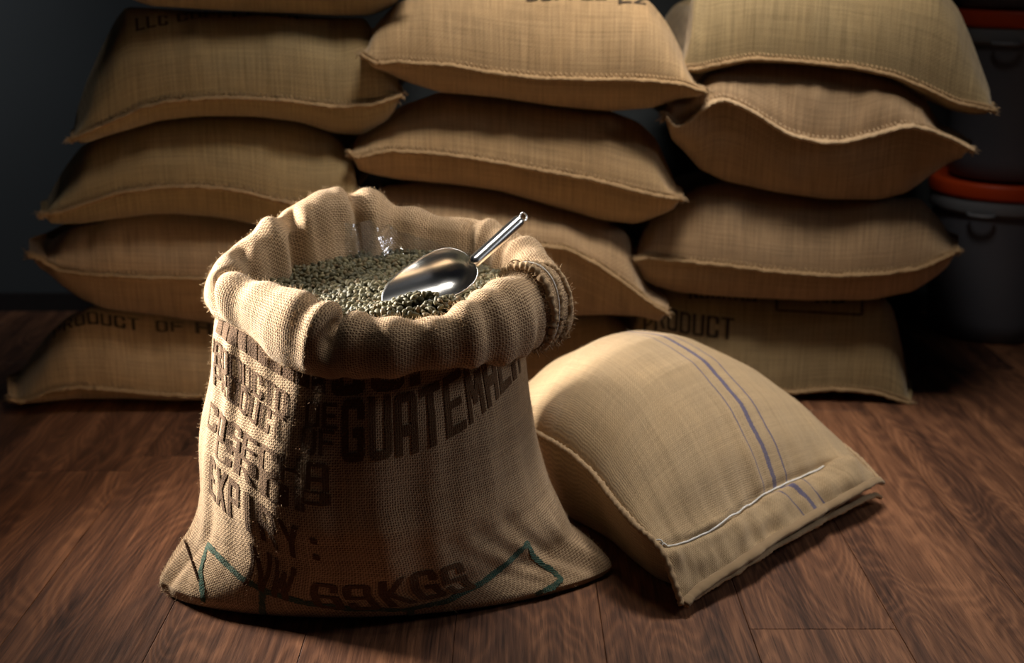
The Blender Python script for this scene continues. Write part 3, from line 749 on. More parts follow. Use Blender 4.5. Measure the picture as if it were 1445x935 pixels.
def cuff_grid():
    # theta, crest position in the photograph, its depth, outward roll, hang
    ctl = [(0, 770, 372, 1.77, .043, .115), (22, 742, 340, 1.85, .036, .11), (45, 704, 316, 1.91, .03, .11), (62, 668, 305, 1.94, .03, .11), (78, 610, 295, 1.96, .03, .11), (92, 560, 286, 1.97, .03, .11),
           (108, 515, 277, 1.965, .03, .11), (120, 487, 270, 1.955, .03, .10), (132, 455, 268, 1.94, .03, .10), (145, 412, 287, 1.91, .03, .09), (158, 376, 318, 1.87, .030, .085), (170, 340, 350, 1.82, .032, .075),
           (181, 311, 377, 1.765, .026, .06), (190, 316, 388, 1.725, .026, .055), (200, 345, 389, 1.69, .036, .068), (215, 388, 402, 1.645, .042, .088), (232, 432, 416, 1.605, .043, .10),
           (246, 466, 437, 1.585, .040, .088), (251, 480, 455, 1.582, .034, .075), (257, 500, 449, 1.575, .038, .083), (270, 548, 443, 1.565, .040, .086), (285, 600, 437, 1.565, .040, .086), (302, 655, 422, 1.59, .040, .094), (320, 700, 402, 1.63, .044, .107), (334, 722, 384, 1.675, .05, .118), (347, 745, 371, 1.72, .052, .126)]
    ct = np.array(ctl, float); n = 420
    th = np.arange(n)*360.0/n
    def per(col, k=13):
        a = np.concatenate([ct[:, 0]-360, ct[:, 0], ct[:, 0]+360]); b = np.tile(col, 3)
        return smooth1(np.interp(th, a, b), k, True)
    P = np.array([unproj(a, b, c) for a, b, c in ct[:, 1:4]])
    cx, cy, cz = per(P[:, 0]), per(P[:, 1]), per(P[:, 2], 9)
    wo, hg = per(ct[:, 4]), per(ct[:, 5])
    crest = np.stack([cx, cy, cz], -1)
    T = np.roll(crest, -3, 0)-np.roll(crest, 3, 0); T[:, 2] = 0; T /= np.linalg.norm(T, axis=1, keepdims=True)
    out = np.stack([T[:, 1], -T[:, 0], np.zeros(n)], -1)
    for q in range(6): out = np.stack([smooth1(out[:, k], 21, True) for k in range(3)], -1)
    out /= np.linalg.norm(out, axis=1, keepdims=True)
    win = per(np.interp(ct[:, 0], [0, 40, 90, 125, 150, 180, 200, 250, 330, 360], [.040, .034, .036, .042, .042, .038, .032, .026, .034, .040]))
    sec = [(-1.45, None, -0.130), (-1.35, None, -0.105), (-1.15, None, -0.078), (-1.0, None, -0.048), (-0.85, None, -0.020), (-0.45, None, -0.004)]
    secr = [(0.0, 0.0), (0.40, -0.03), (0.74, -0.16), (0.95, -0.38), (1.0, -0.62), (0.93, -0.82), (0.72, -0.96), (0.42, -1.0), (0.08, -0.95), (-0.35, -0.85)]
    K = len(sec)+len(secr)
    R = np.zeros((n, K)); Zz = np.zeros((n, K))
    for q, (a, _, dz) in enumerate(sec): R[:, q] = a*win; Zz[:, q] = dz
    for q, (a, dz) in enumerate(secr): R[:, len(sec)+q] = a*wo; Zz[:, len(sec)+q] = dz*hg
    # refine the section with a smooth curve
    m = 64; s = np.linspace(0, K-1, m)
    def fine(A):
        B = np.stack([np.interp(s, np.arange(K), a) for a in A])
        return np.stack([smooth1(b, 5) for b in B])
    R = fine(R); Zz = fine(Zz)
    G = crest[:, None, :]+out[:, None, :]*R[..., None]; G[..., 2] += Zz
    N = normals(G, True)
    if (N[n//4, 30, 2]) < 0: N = -N
    thr = np.broadcast_to(th[:, None], (n, m)); sj = np.broadcast_to(np.linspace(0, 1, m)[None, :], (n, m))
    inner = np.clip((0.45-sj)/0.2, 0, 1)
    d = vnoise(np.stack([np.cos(np.radians(thr))*7, np.sin(np.radians(thr))*7, sj*3.2], -1), 31, 2)*0.0065
    d = d+vnoise(np.stack([np.cos(np.radians(thr))*20, np.sin(np.radians(thr))*20, sj*4], -1), 37, 1)*0.0028
    def da(a, tilt=0.0): return (thr-a-tilt*(sj-0.4)+180) % 360-180
    def fold(a, wd, am, s0, s1, tilt=0.0):
        env = np.clip((sj-s0)/0.10, 0, 1)*np.clip((s1-sj)/0.10, 0, 1)
        return am*np.exp(-(da(a, tilt)/wd)**2)*env
    d = d+fold(116, 3.2, -0.022, 0.0, 0.50, 10)+fold(124, 5, 0.008, 0.0, 0.5, 10)+fold(107, 5, 0.008, 0.0, 0.5, 8)
    d = d+fold(148, 4.0, -0.020, 0.0, 0.52, -14)+fold(158, 6, 0.010, 0.0, 0.5, -14)+fold(137, 5, 0.008, 0, .5)
    d = d+fold(172, 3.5, -0.016, 0.0, 0.48, -20)+fold(62, 4, -0.012, 0.05, 0.5, 10)+fold(52, 5, 0.008, 0.0, 0.6)+fold(30, 4, -0.010, 0.0, 0.5)
    d = d+fold(187, 2.6, -0.020, 0.2, 0.75, 30)+fold(196, 5, 0.006, 0.2, 0.8, 20)
    d = d+fold(251, 2.6, -0.020, 0.22, 0.68, -8)+fold(245, 4, 0.007, 0.25, 0.8, -10)+fold(258, 4, 0.006, 0.25, 0.8)
    d = d+fold(338, 3, -0.006, 0.3, 1.0, 6)
    G = G+N*d[..., None]
    return G, th, out
CG, cth, cout = cuff_grid()
cn = normals(CG, True)
if cn[105, 26, 2] < 0: cn = -cn; CFLIP = True
else: CFLIP = False
cr = CG[:, 26]; car = np.concatenate([[0], np.cumsum(np.linalg.norm(np.diff(np.vstack([cr, cr[:1]]), axis=0), axis=1))])
cup = np.concatenate([[0], np.cumsum(np.linalg.norm(np.diff(CG, axis=1), axis=2).mean(0))])
CUV = np.stack(np.broadcast_arrays(car[:-1, None], cup[None, :]), -1)
cuff = closed_grid_mesh('rolled_cuff', CG, CUV, car[-1], M_front, open_sack, flip=False)

# fuzz
def fuzz(name, G, N, count, seed, parent, j0=0, j1=None, **kw):
    r = np.random.RandomState(seed); n, m = G.shape[:2]; j1 = j1 or m-1
    i = r.uniform(0, n, count); j = r.uniform(j0, j1, count)
    P = sample_grid(G, i, j, True); Nn = sample_grid(N, i, j, True)
    return strands(name, P, Nn, M_fibre, parent, seed=seed, **kw)
fuzz('loose_fibres', CG, cn, 11000, 3, cuff, 10, 60, length=(0.003, 0.011), width=0.00016, lie=1.1)
bout = bn if (bn[225, 60, 1] < 0) else -bn
fuzz('loose_fibres', BG, bout, 11000, 4, body, 0, 118, length=(0.003, 0.010), width=0.00016, lie=1.1)

# printing on the open sack ------------------------------------------------
bs = Surf(BG, bout, BUV, True)
def idx_u(i): return np.interp(i, np.arange(len(around)), around)
def u_idx(u): return np.interp(u, around, np.arange(len(around)))
def j_v(j): return np.interp(j, np.arange(len(up_m)), up_m)
def v_j(v): return np.interp(v, up_m, np.arange(len(up_m)))
def stencil(s, base, anchor, letter_w, h, side='end', mat=None, bold=0.26, name='lettering', vs=None):
    """a stencilled word: its baseline runs through positions of the photograph, its length is given in metres"""
    pts = [bs.hit(*p) for p in base]; pts = [p for p in pts if p]
    uu = np.array([idx_u(p[0]) for p in pts]); vv = np.array([j_v(p[1]) for p in pts])
    o = np.argsort(uu); uu = uu[o]; vv = vv[o]
    au = idx_u(bs.hit(*anchor)[0]); wid = letter_w*len(s)
    V2, T2 = text_polys(s, bold, wid, h, 0.0015, vs=vs or min(0.55, letter_w/h*0.95))
    U = au-wid+V2[:, 0] if side == 'end' else au+V2[:, 0]
    ue = np.concatenate([[uu[0]-0.1], uu, [uu[-1]+0.1]])
    ve = np.concatenate([[vv[0]-0.1*(vv[1]-vv[0])/(uu[1]-uu[0])*0.5], vv, [vv[-1]+0.1*(vv[-1]-vv[-2])/(uu[-1]-uu[-2])*0.7]])
    du_ = np.linspace(ue[0], ue[-1], 300); dv_ = smooth1(np.interp(du_, ue, ve), 31)
    V = np.interp(U, du_, dv_)+V2[:, 1]
    X = bs.put(u_idx(U), v_j(V), 0.0012)
    UV = np.stack([U, V], -1)
    emit_words(s, name, X, T2, UV, mat or M_front_ink, body)
stencil('COF', [(480,559),(545,552),(640,528)], (468,559), 0.060, 0.07, 'start', bold=.34)
stencil('##########', [(345,496),(375,517),(408,536),(432,547),(462,556)], (462,560), 0.026, 0.026)
stencil('PRODUCTO DE', [(322,530),(345,547),(378,571),(398,587),(431,601),(463,605)], (480,605), 0.0272, 0.034)
stencil('PRODUCT OF', [(320,562),(345,586),(376,611),(393,622),(425,638),(455,643)], (476,643), 0.0272, 0.034)
stencil('GUATEMALA', [(498,652),(593,638),(647,611),(690,575)], (482,652), 0.0400, 0.083, 'start', bold=.30)
stencil('COSECHA', [(325,632),(355,658),(385,675),(450,693),(466,694)], (470,695), 0.040, 0.038, bold=.28)
stencil('CROP', [(318,655),(346,678),(370,698),(400,715),(470,727)], (477,727), 0.060, 0.031, bold=.28, vs=.42)
stencil('EXPIRY', [(312,716),(353,750),(400,780),(430,793)], (433,793), 0.0335, 0.056, bold=.28)
stencil(':', [(440,792),(455,796),(470,797)], (441,795), 0.018, 0.050, 'start')
stencil('NW', [(355,828),(385,841),(412,849)], (421,850), 0.038, 0.075, bold=.28)
stencil('69', [(450,856),(490,860),(525,859)], (447,858), 0.041, 0.064, 'start', bold=.30, vs=.40)
stencil('KGS', [(550,856),(600,846),(655,834)], (550,856), 0.040, 0.066, 'start', bold=.30, vs=.45)
print_word(bs, body, line=[(287,848),(283,805),(293,768),(312,788),(340,815),(375,834),(430,850),(500,859),(570,860),(630,848),(680,822),(715,795),(745,766),(752,784),(766,797),(776,802),(792,817),(780,828),(755,838)], w=0.0085, mat=M_front_green, name='printed_outline')
print_word(bs, body, line=[(371,835),(370,850),(371,866)], w=0.010, mat=M_front_green, name='printed_outline')
print_word(bs, body, line=[(579,860),(580,866),(580,872)], w=0.010, mat=M_front_green, name='printed_outline')
# dark running stitches by the left ear
P = []
for q in np.linspace(0, 1, 15):
    hh = bs.hit(262+18*q, 764+52*q)
    if hh: P.append((hh[2], q))
Vs, Fs = [], []
for (L, q) in P:
    b = len(Vs); t_ = np.array([0.0010, -0.0012, -0.0028]); s_ = np.array([0.0014, 0, 0])
    o_ = np.array([-0.0004, -0.0012, 0.0004])
    for k in (-1, 1):
        Vs += [L+o_*(1.4 if k > 0 else -.5)-t_-s_, L+o_*(1.4 if k > 0 else -.5)-t_+s_, L+o_*(1.4 if k > 0 else -.5)+t_+s_, L+o_*(1.4 if k > 0 else -.5)+t_-s_]
    for f in ((4, 5, 6, 7), (0, 3, 2, 1), (0, 1, 5, 4), (1, 2, 6, 5), (2, 3, 7, 6), (3, 0, 4, 7)): Fs.append([b+z for z in f])
link('corner_stitches', np_mesh('corner_stitches', np.array(Vs), np.array(Fs), None, False), M_stitch, body)

# frayed sewn seam over the cuff at the right
def cuff_path(theta, j0, j1, off, k=60, drift=0.0, wob=0.0, seed=1):
    j = np.linspace(j0, j1, k); i = (theta+drift*np.linspace(0, 1, k))/360*len(CG)
    r = np.random.RandomState(seed); i = i+smooth1(r.normal(size=k), 9)*wob
    P = sample_grid(CG, i, j, True)+sample_grid(cn, i, j, True)*off
    return P
tube_obj('frayed_seam', cuff_path(341, 16, 58, 0.004, 90, 1, 0.6, 3), 0.0058*(1+0.2*np.sin(np.arange(90)*1.9)), M_rope_l, cuff, rough=0.35, seed=2)
tube_obj('frayed_seam', cuff_path(349, 18, 59, 0.003, 90, -1, 0.8, 5), 0.0046*(1+0.2*np.sin(np.arange(90)*2.3)), M_rope_l, cuff, rough=0.35, seed=7)
tube_obj('frayed_seam', cuff_path(357, 22, 60, 0.002, 90, -4, 0.8, 9), 0.0034*(1+0.2*np.sin(np.arange(90)*2.1)), M_rope_l, cuff, rough=0.3, seed=8)
o = tube_obj('sewing_string', cuff_path(345.5, 18, 56, 0.0035, 80, 1, 0.25, 11), 0.0013, M_string, cuff, rough=0.1); o['label'] = 'pale string running down the frayed seam'
# loop of loose thread at the inner lip
a = np.linspace(0.2, 1.5*pi, 24); c0 = unproj(727, 378, 1.70)
tube_obj('thread_loop', c0+np.stack([0.012*np.cos(a), 0.004*np.sin(a), 0.011*np.sin(a)], 1), 0.0009, M_rope_l, cuff, sides=6)
i = np.concatenate([rng.normal(341, 2.0, 500), rng.normal(349, 3, 500), rng.normal(356, 3, 300)])/360*len(CG); j = rng.uniform(16, 60, len(i))
strands('frayed_threads', sample_grid(CG, i, j, True)+sample_grid(cn, i, j, True)*0.003, sample_grid(cn, i, j, True), M_rope_l, cuff, (0.003, 0.010), 0.0003, 9, 0.9)
# tassel at its lower end
i = rng.normal(347, 4.5, 260)/360*len(CG); j = rng.uniform(48, 60, 260)
Pt = sample_grid(CG, i, j, True)+sample_grid(cn, i, j, True)*0.002; Nt_ = np.tile(np.array([[0.25, -0.35, -0.9]]), (260, 1))
strands('frayed_threads', Pt, Nt_, M_rope_l, cuff, (0.006, 0.022), 0.0009, 12, 0.45)

# clear plastic liner inside the mouth
def liner():
    n = 260; a = np.linspace(-58, 128, n); i = a/360*len(CG)
    m = 26; rows = []
    for k in range(m):
        q = k/(m-1)
        j = np.full(n, 2+q*8.5)
        P = sample_grid(CG, i, j, True)
        inw = -np.stack([sample_grid(cout[:, None, :].repeat(2, 1), i, np.zeros(n), True)[:, kk] for kk in range(3)], -1)
        wv = vnoise(np.stack([np.cos(np.radians(a))*14, np.sin(np.radians(a))*14, np.full(n, q*4)], -1), 71, 2)*0.006
        hgt_ = 0.012*np.exp(-((a-100)/22)**2)+0.010*np.exp(-((a+25)/18)**2)
        Pq = P+inw*(0.014+wv+0.004*(1-q))[:, None]; Pq[:, 2] += 0.018*q+hgt_*q+vnoise(np.stack([np.cos(np.radians(a))*20, np.sin(np.radians(a))*20], -1), 75, 1)*0.004*q
        rows.append(Pq)
    G = np.stack(rows, 1)
    link('plastic_liner', np_mesh('plastic_liner', G.reshape(-1, 3), grid_faces(n, m)), M_film, open_sack)
liner()

# ------------------------------------------------------------------ green coffee beans
def bean_verts(nu=10, nv=7):
    V = []; Fb = []
    for a in range(nv+1):
        ph = pi*a/nv
        for b in range(nu):
            t = 2*pi*b/nu; x = cos(ph); y = sin(ph)*cos(t); z = sin(ph)*sin(t)
            if z < 0: z *= 0.55
            else: z *= 0.95
            V.append([x*0.0058, y*0.0042, z*0.0039])
    V = np.array(V)
    # crease along the flat side
    fl_ = (V[:, 2] < 0) & (np.abs(V[:, 1]) < 0.0008); V[fl_, 2] *= 0.35
    for a in range(nv):
        for b in range(nu):
            Fb.append([a*nu+b, a*nu+(b+1) % nu, (a+1)*nu+(b+1) % nu, (a+1)*nu+b])
    return V, np.array(Fb)
BVt, BFt = bean_verts()
def bean_height(x, y):
    h = np.interp(y, [1.58, 1.64, 1.72, 1.80, 1.95], [0.432, 0.430, 0.424, 0.432, 0.452])
    h = h-0.004*np.clip((-0.25-x)/0.1, 0, 1)
    h = h+0.024*np.exp(-(((x+0.115)/0.075)**2+((y-1.635)/0.040)**2))
    h = h+0.004*np.sin(x*38)*np.sin(y*31)
    return h
beans = []
cxb, cyb = float(CG[:, 20, 0].mean()), float(CG[:, 20, 1].mean())
inner = CG[:, 8]; ang_i = np.arctan2(inner[:, 1]-cyb, inner[:, 0]-cxb); rad_i = np.hypot(inner[:, 0]-cxb, inner[:, 1]-cyb)
oi = np.argsort(ang_i); ang_i = ang_i[oi]; rad_i = rad_i[oi]
sp_ = 0.0079
for layer in range(2):
    for gy in np.arange(1.50, 2.05, sp_*0.9):
        for gx in np.arange(-0.50, 0.12, sp_):
            x = gx+rng.uniform(-.4, .4)*sp_+layer*sp_/2; y = gy+rng.uniform(-.4, .4)*sp_
            a = math.atan2(y-cyb, x-cxb); rmax = np.interp(a, ang_i, rad_i, period=2*pi)
            if math.hypot(x-cxb, y-cyb) < rmax+0.002:
                beans.append((x, y, float(bean_height(x, y))-0.0035+layer*0.0042+rng.uniform(-.001, .0018)))
beans = np.array(beans)
# scoop geometry is needed first: beans inside its bowl's wall are left out
Tt = unproj(541, 424, 1.650); Bk = unproj(655, 388, 1.735); HE = unproj(735, 309, 1.80)
ax = Bk-Tt; Ls = np.linalg.norm(ax); ax /= Ls
upv = np.array([0, 0, 1.0]); nn = upv-ax*upv.dot(ax); nn /= np.linalg.norm(nn)
sd = np.cross(ax, nn)                      # points away from or toward the viewer
if sd[1] > 0: sd = -sd
roll = math.radians(38); nrm = nn*cos(roll)+sd*sin(roll); wsd = np.cross(nrm, ax)
RS = 0.040
orig = Tt+nrm*(RS*0.92)-np.array([0, 0, .006])                     # axis of the trough; tip lies on its floor
rel = beans-orig; al = rel@ax; rd = np.linalg.norm(rel-al[:, None]*ax, axis=1)
inside = (al > 0) & (al < Ls) & (rd < RS+0.004)
keep = ~(inside & (rd > RS*0.80))
beans = beans[keep]
print('beans', len(beans))
# rotation for each
def rots(n, r):
    q = r.normal(size=(n, 4)); q[:, 1:3] *= 0.9; q /= np.linalg.norm(q, axis=1, keepdims=True); w_, x, y, z = q.T
    return np.stack([np.stack([1-2*(y*y+z*z), 2*(x*y-z*w_), 2*(x*z+y*w_)], -1), np.stack([2*(x*y+z*w_), 1-2*(x*x+z*z), 2*(y*z-x*w_)], -1),
                     np.stack([2*(x*z-y*w_), 2*(y*z+x*w_), 1-2*(x*x+y*y)], -1)], 1)
R_ = rots(len(beans), np.random.RandomState(9)); Sc = np.random.RandomState(10).uniform(0.86, 1.12, len(beans))
top_layer = beans[:, 2]-np.array([bean_height(x, y) for x, y, _ in beans]) > -0.0015
vis_score = beans[:, 1]+np.abs(beans[:, 0]+0.13)*0.25+np.where(top_layer, 0, 10)
# leave out the ones under the front cuff
pix = []
for x, y, z in beans:
    D = y*cos(PITCH)+(H-z)*sin(PITCH); pix.append((722.5+F*x/D, 467.5-F*((z-H)*cos(PITCH)+y*sin(PITCH))/D))
pix = np.array(pix); covered = pix[:, 1] > np.interp(pix[:, 0], [383, 430, 470, 480, 500, 560, 620, 660, 700, 720], [402, 412, 430, 448, 445, 439, 433, 420, 402, 385])-1
vis_score = vis_score+np.where(covered, 20, 0)
order = np.argsort(vis_score); single = order[:300]; rest = order[300:]
bme = np_mesh('coffee_bean', BVt, BFt); bme.materials.append(M_bean)
for q in single:
    o = bpy.data.objects.new('coffee_bean', bme); C.objects.link(o)
    M4 = Matrix([list(R_[q][k])+[0] for k in range(3)]+[[0, 0, 0, 1]]); M4.translation = Vector(beans[q])
    o.matrix_world = M4 @ Matrix.Scale(float(Sc[q]), 4)
    side = ('left of the scoop tip', 'in front of the scoop', 'right of the scoop')[0 if pix[q][0] < 541 else 1 if pix[q][0] < 662 else 2]
    o['label'] = 'green coffee bean near the front rim of the open sack, '+side; o['category'] = 'bean'; o['group'] = 'green coffee beans '+side
n = len(rest); Vv = np.einsum('nij,vj->nvi', R_[rest], BVt)*Sc[rest][:, None, None]+beans[rest][:, None, :]
Ff = (BFt[None]+(np.arange(n)*len(BVt))[:, None, None]).reshape(-1, 4)
o = link('coffee_beans', np_mesh('coffee_beans', Vv.reshape(-1, 3), Ff), M_bean)
o['kind'] = 'stuff'; o['label'] = 'bed of green coffee beans filling the open sack behind the scoop'; o['category'] = 'beans'
# the mass beneath
gx = np.linspace(0, 1, 14); rows = []
for q in gx:
    rr_ = np.interp(np.linspace(-pi, pi, 80, endpoint=False), ang_i, rad_i, period=2*pi)*(0.02+0.99*q)
    aa = np.linspace(-pi, pi, 80, endpoint=False); X = cxb+rr_*np.cos(aa); Y = cyb+rr_*np.sin(aa)
    rows.append(np.stack([X, Y, bean_height(X, Y)-0.009], -1))
G = np.stack(rows, 0)
o = link('coffee_bean_mass', np_mesh('coffee_bean_mass', G.reshape(-1, 3), grid_faces(14, 80, closed_m=True)), simple('bean_mass', lin(48, 44, 32), 0.8, 0, 0.2, 400, 0.5), o)
o['kind'] = 'stuff'

# ------------------------------------------------------------------ steel scoop
scoop = thing('steel_scoop', 'polished stainless steel scoop standing in the coffee beans, handle pointing up right', 'scoop', tuple(Tt))
def scoop_bowl():
    n, m = 60, 40; G = np.zeros((n, m, 3)); L = Ls+0.004
    for i in range(n):
        q = i/(n-1); q = q if q < .7 else .7+(q-.7)
        x = L*q
        phi = math.radians(np.interp(q, [0, .04, .12, .3, .55, .8, 1], [4, 22, 38, 58, 78, 94, 100]))
        e = max(0, (q-0.62)/0.38); Rq = RS*sqrt(max(1-e**2.4, 0.0004))
        for j in range(m):
            p = -phi+2*phi*j/(m-1)
            G[i, j] = orig+ax*x+wsd*(Rq*sin(p))-nrm*(Rq*cos(p)*0.92)
    return G
SG = scoop_bowl()
bowl = link('scoop_bowl', np_mesh('scoop_bowl', SG.reshape(-1, 3), grid_faces(*SG.shape[:2])), M_steel, scoop)
md = bowl.modifiers.new('thick', 'SOLIDIFY'); md.thickness = 0.0011; md.offset = 0
# rolled edge
edge = np.vstack([SG[::-1, 0], SG[1:, -1]]); tube_obj('rim_edge', edge, 0.0009, M_steel, bowl, sides=6)
hb = orig+ax*(Ls+0.001)-nrm*0.004; hd = HE-hb; hl = np.linalg.norm(hd); hd /= hl
tt = np.linspace(0, 1, 40); P = hb+hd[None, :]*(tt*hl)[:, None]
rad = np.interp(tt, [0, .03, .06, .94, .975, 1.0], [.0045, .0085, .0096, .0096, .0085, .004])
tube_obj('handle', P, rad, M_handle, scoop, sides=24)
a = np.linspace(0, 2*pi, 28, endpoint=False); rc = HE+hd*0.0065; e2 = np.cross(hd, np.array([0, 1.0, 0])); e2 /= np.linalg.norm(e2)
tube_obj('hanging_ring', rc+0.0062*(hd[None, :]*np.cos(a)[:, None]+e2[None, :]*np.sin(a)[:, None]), 0.0013, M_handle, scoop, sides=8, closed=True)

# ------------------------------------------------------------------ lying striped sack
lying = thing('striped_sack', 'full burlap sack with blue stripes lying on the floor, mouth sewn with white string', 'sack', (0.33, 1.95, 0.0))
def lying_grid():
    tl = np.array([0, .06, .12, .16, .22, .32, .44, .52, .64, .80, .92, 1.0])
    Lc = np.array([(.248, 1.553, .012), (.236, 1.562, .045), (.222, 1.577, .085), (.205, 1.597, .098), (.186, 1.616, .107), (.159, 1.672, .12), (.131, 1.743, .135), (.098, 1.79, .15), (.068, 1.83, .155), (.035, 1.92, .14), (.0, 2.0, .12), (-.03, 2.05, .11)])
    Rc = np.array([(.640, 1.925, .040), (.628, 1.95, .050), (.615, 1.975, .062), (.605, 1.99, .068), (.59, 2.02, .075), (.555, 2.08, .085), (.50, 2.14, .09), (.46, 2.18, .09), (.40, 2.225, .09), (.31, 2.27, .09), (.25, 2.29, .095), (.20, 2.30, .10)])
    n, m = 150, 170
    t = np.linspace(0, 1, m)
    def sm(Cc): return np.stack([smooth1(np.interp(t, tl, Cc[:, k]), 9) for k in range(3)], -1)
    L, R = sm(Lc), sm(Rc)
    s = np.linspace(0, 1, n); s = (1-np.cos(s*pi))/2*0.6+s*0.4
    base = L[None]*(1-s)[:, None, None]+R[None]*s[:, None, None]
    Bt = smooth1(np.interp(t, [0, .05, .10, .135, .15, .20, .3, .45, .6, .75, .9, .97, 1], [0.014, .024, .020, .012, .018, .052, .100, .140, .155, .150, .105, .045, 0.0]), 7)
    shp = (1-np.abs(2*s-1)**2.3)**0.62
    T = base.copy(); T[..., 2] += Bt[None, :]*shp[:, None]
    # far edge bulges outward, mouth line sags
    outd = np.array([-.66, .75, 0]); T += outd[None, None, :]*(0.05*np.clip((t-.8)/.2, 0, 1)**2)[None, :, None]*(shp[:, None, None])*np.sqrt(np.maximum(1-Bt/0.155, 0))[None, :, None]
    N = normals(T)
    if N[n//2, m//2, 2] < 0: N = -N
    S2, T2 = np.meshgrid(s, t, indexing='ij')
    ext = np.exp(-np.maximum(T2-0.135, 0)/0.12)*np.clip(T2/0.02, 0, 1)
    d = vnoise(np.stack([S2*40, T2*3], -1), 91, 2)*0.0042*ext+vnoise(np.stack([S2*7, T2*7], -1), 92, 2)*0.003
    flap = np.clip((0.135-T2)/0.02, 0, 1)
    d = d+flap*vnoise(np.stack([S2*13, T2*26], -1), 95, 2)*0.005
    d = d-0.009*np.exp(-((T2-0.135+0.030*np.exp(-((S2-0.22)/0.16)**2))/0.010)**2)*np.clip(1-(S2-.8)/.1, 0, 1)                  # the stitch pulls the cloth in
    d = d+0.020*np.exp(-((S2-.86)/.09)**2-((T2-.09)/.07)**2)-0.008*flap*np.exp(-((S2-.70)/.035)**2)
    gate = np.clip(np.minimum(S2, 1-S2)/0.03, 0, 1)
    T = T+N*(d*gate)[..., None]; T[..., 2] = np.maximum(T[..., 2], 0.006)
    # lower sheet
    B = base.copy()
    edge = np.minimum(s, 1-s); ub = np.clip(edge/0.09, 0, 1); pr = 1-(1-ub)**1.25
    prt = np.sqrt(np.maximum(1-(1-np.clip(t/0.10, 0, 1))**2, 0))*np.sqrt(np.maximum(1-(1-np.clip((1-t)/0.12, 0, 1))**2, 0))
    fl2 = np.clip(t/0.16, 0, 1)
    B[..., 2] = base[..., 2]+(0.003-base[..., 2])*(pr[:, None]*(0.35+0.65*fl2)[None, :]*prt[None, :])
    Bn = vnoise(np.stack([S2*9, T2*9], -1), 97, 1)*0.003*gate
    B[..., 2] = np.maximum(B[..., 2]+Bn, 0.003)
    B[..., 2] = np.minimum(B[..., 2], T[..., 2]-0.0005*gate)
    return T, B, L, R, s, t
LT, LB, LLs, LRs, ls_, lt_ = lying_grid()
nL, mL = LT.shape[:2]
Wm = 0.545
LUV = np.stack(np.broadcast_arrays((ls_*Wm)[:, None], (lt_*0.72)[None, :]), -1).copy()
# the turned-over flap carries the stripes a little to the side
flp = np.clip((0.135-lt_)/0.004, 0, 1); LUV[..., 0] -= flp[None, :]*(0.016+0.4*(0.135-lt_)[None, :]*0.72)
LUVb = LUV+np.array([1.7, 0.9])
V = np.vstack([LT.reshape(-1, 3), LB.reshape(-1, 3)]); UV = np.vstack([LUV.reshape(-1, 2), LUVb.reshape(-1, 2)])
lbody = link('sack_body', np_mesh('sack_body', V, np.vstack([grid_faces(nL, mL, flip=False), grid_faces(nL, mL, flip=True)+nL*mL]), UV), M_lying, lying)
lN = normals(LT); lN = lN if lN[75, 85, 2] > 0 else -lN
# side seams
tube_obj('side_seam', LLs+np.array([-0.002, -0.004, 0.002]), 0.0050*(1+0.15*np.sin(np.arange(mL)*1.7)), M_rope_l, lbody, rough=0.22, seed=4)
tube_obj('side_seam', LRs+np.array([0.002, 0.0, 0.0]), 0.005, M_rope_l, lbody, rough=0.2, seed=6)
# sewn mouth edge: two turned hems, one above the other
k = 110; sv = np.linspace(0.0, 1.0, k)
e = sample_grid(LT, sv*(nL-1)*0.999, np.full(k, 1.5))
tube_obj('mouth_hem', e+np.array([0.003, -0.004, 0.0]), 0.0085*(1+0.1*vnoise(sv[:, None]*30, 3, 1)), M_lying, lbody, rough=0.10, seed=3, sides=10, flat=0.6)
e2_ = e+np.array([0.004, -0.002, 0.0]); e2_[:, 2] -= np.interp(sv, [0, .3, .7, 1], [.004, .012, .022, .030]); e2_[:, 2] = np.maximum(e2_[:, 2], 0.005)
tube_obj('mouth_hem', e2_, 0.0058*(1+0.15*vnoise(sv[:, None]*36, 8, 1)), M_rope_l, lbody, rough=0.2, seed=5, sides=10, flat=0.7)
# white string
def string_path(ss):
    i = ss*(nL-1); j = (0.135-0.030*np.exp(-((ss-0.22)/0.16)**2)+0.012*np.exp(-((ss-0.02)/0.05)**2))*(mL-1)
    return sample_grid(LT, i, j)+sample_grid(lN, i, j)*0.0022
sv = np.linspace(0.01, 0.74, 240); P = string_path(sv); P[:, 2] += 0.0006*np.sin(sv*900)
o = tube_obj('mouth_stitching', P, 0.0015, M_string, lbody, sides=6, rough=0.15); o['label'] = 'white string sewn along the mouth'
a = np.linspace(0, 2*pi, 20); 
tube_obj('string_knot', P[0]+np.stack([0.006*np.cos(a)-0.002, 0.002*np.sin(a), 0.005*np.sin(a)], 1), 0.0012, M_string, lbody, sides=6)
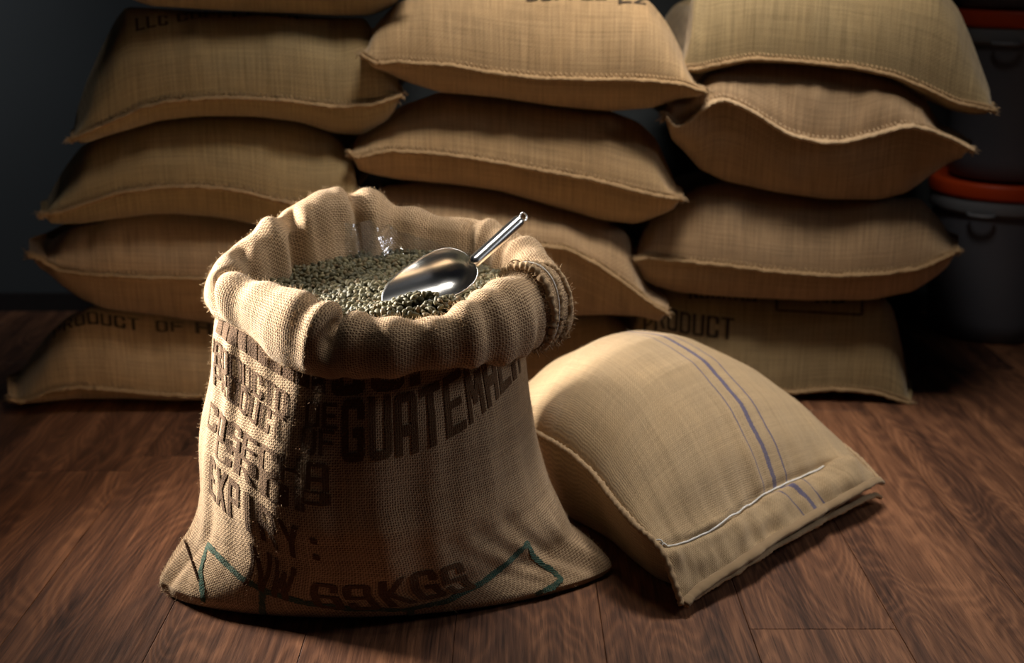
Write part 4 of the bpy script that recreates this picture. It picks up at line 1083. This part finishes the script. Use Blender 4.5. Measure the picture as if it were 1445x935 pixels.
# fibres
r = np.random.RandomState(21); cnt = 6000; i = r.uniform(2, nL-3, cnt); j = r.uniform(2, mL-3, cnt)
strands('loose_fibres', sample_grid(LT, i, j), sample_grid(lN, i, j), M_fibre, lbody, (0.002, 0.006), 0.00012, 22, 1.1)
i = r.uniform(0, 1, 900)*(nL-1); Pm = sample_grid(LT, i, np.full(900, 1.0)); Nm = np.tile([[0.5, -0.6, -0.3]], (900, 1))
strands('frayed_threads', Pm, Nm, M_rope_l, lbody, (0.003, 0.010), 0.0003, 23, 0.7)

# ------------------------------------------------------------------ lidded tubs behind the right stack
def tub(z0, label, hgt=0.405, cx=0.0, cy=0.0):
    root = thing('storage_tub', label, 'tub', (cx, cy, z0), 'tubs stacked in the right corner')
    def lathe(name, prof, mat, sides=64):
        prof = np.array(prof)*[0.80, 0.985]; a = np.arange(sides)*2*pi/sides
        G = np.stack([cx+prof[:, 0][:, None]*np.cos(a), cy+prof[:, 0][:, None]*np.sin(a), np.broadcast_to((z0+prof[:, 1])[:, None], (len(prof), sides))], -1)
        return link(name, np_mesh(name, G.reshape(-1, 3), grid_faces(len(prof), sides, closed_m=True, flip=True)), mat, root)
    lathe('tub_body', [(0.001, 0.002), (.172, 0.002), (.180, 0.008), (.186, .05), (.198, .28), (.200, .335), (.200, .345)], M_bin)
    lathe('tub_rim', [(.199, .325), (.211, .328), (.213, .334), (.213, .362), (.210, .366), (.199, .366)], M_bin_rim)
    lathe('lid', [(.200, .364), (.217, .366), (.219, .372), (.219, .398), (.214, .404), (.190, .404), (.185, .399), (.001, .399)], M_lid)
    for sgn in (-1, 1):
        a0 = -pi/2+sgn*0.62; P = []
        b = np.linspace(0, pi, 12)
        c = np.array([cx+0.172*cos(a0), cy+0.172*sin(a0), z0+.325]); tn = np.array([-sin(a0), cos(a0), 0]); on = np.array([cos(a0), sin(a0), 0])
        P = c+tn*0.03*np.cos(b)[:, None]+on*0.02*np.sin(b)[:, None]
        tube_obj('grip', P, 0.005, M_bin_rim, root, sides=8)
    return root
tx, ty = 1.225, 2.985
for k, lb in enumerate(('bottom dark grey lidded tub on the floor behind the right stack', 'middle dark grey tub with orange lid, standing on the bottom tub', 'top dark grey tub of three, cut off by the upper edge of the picture')):
    tub(k*0.4000+0.001, lb, cx=tx+(0.0, 0.012, 0.0)[k]*1.0, cy=ty)
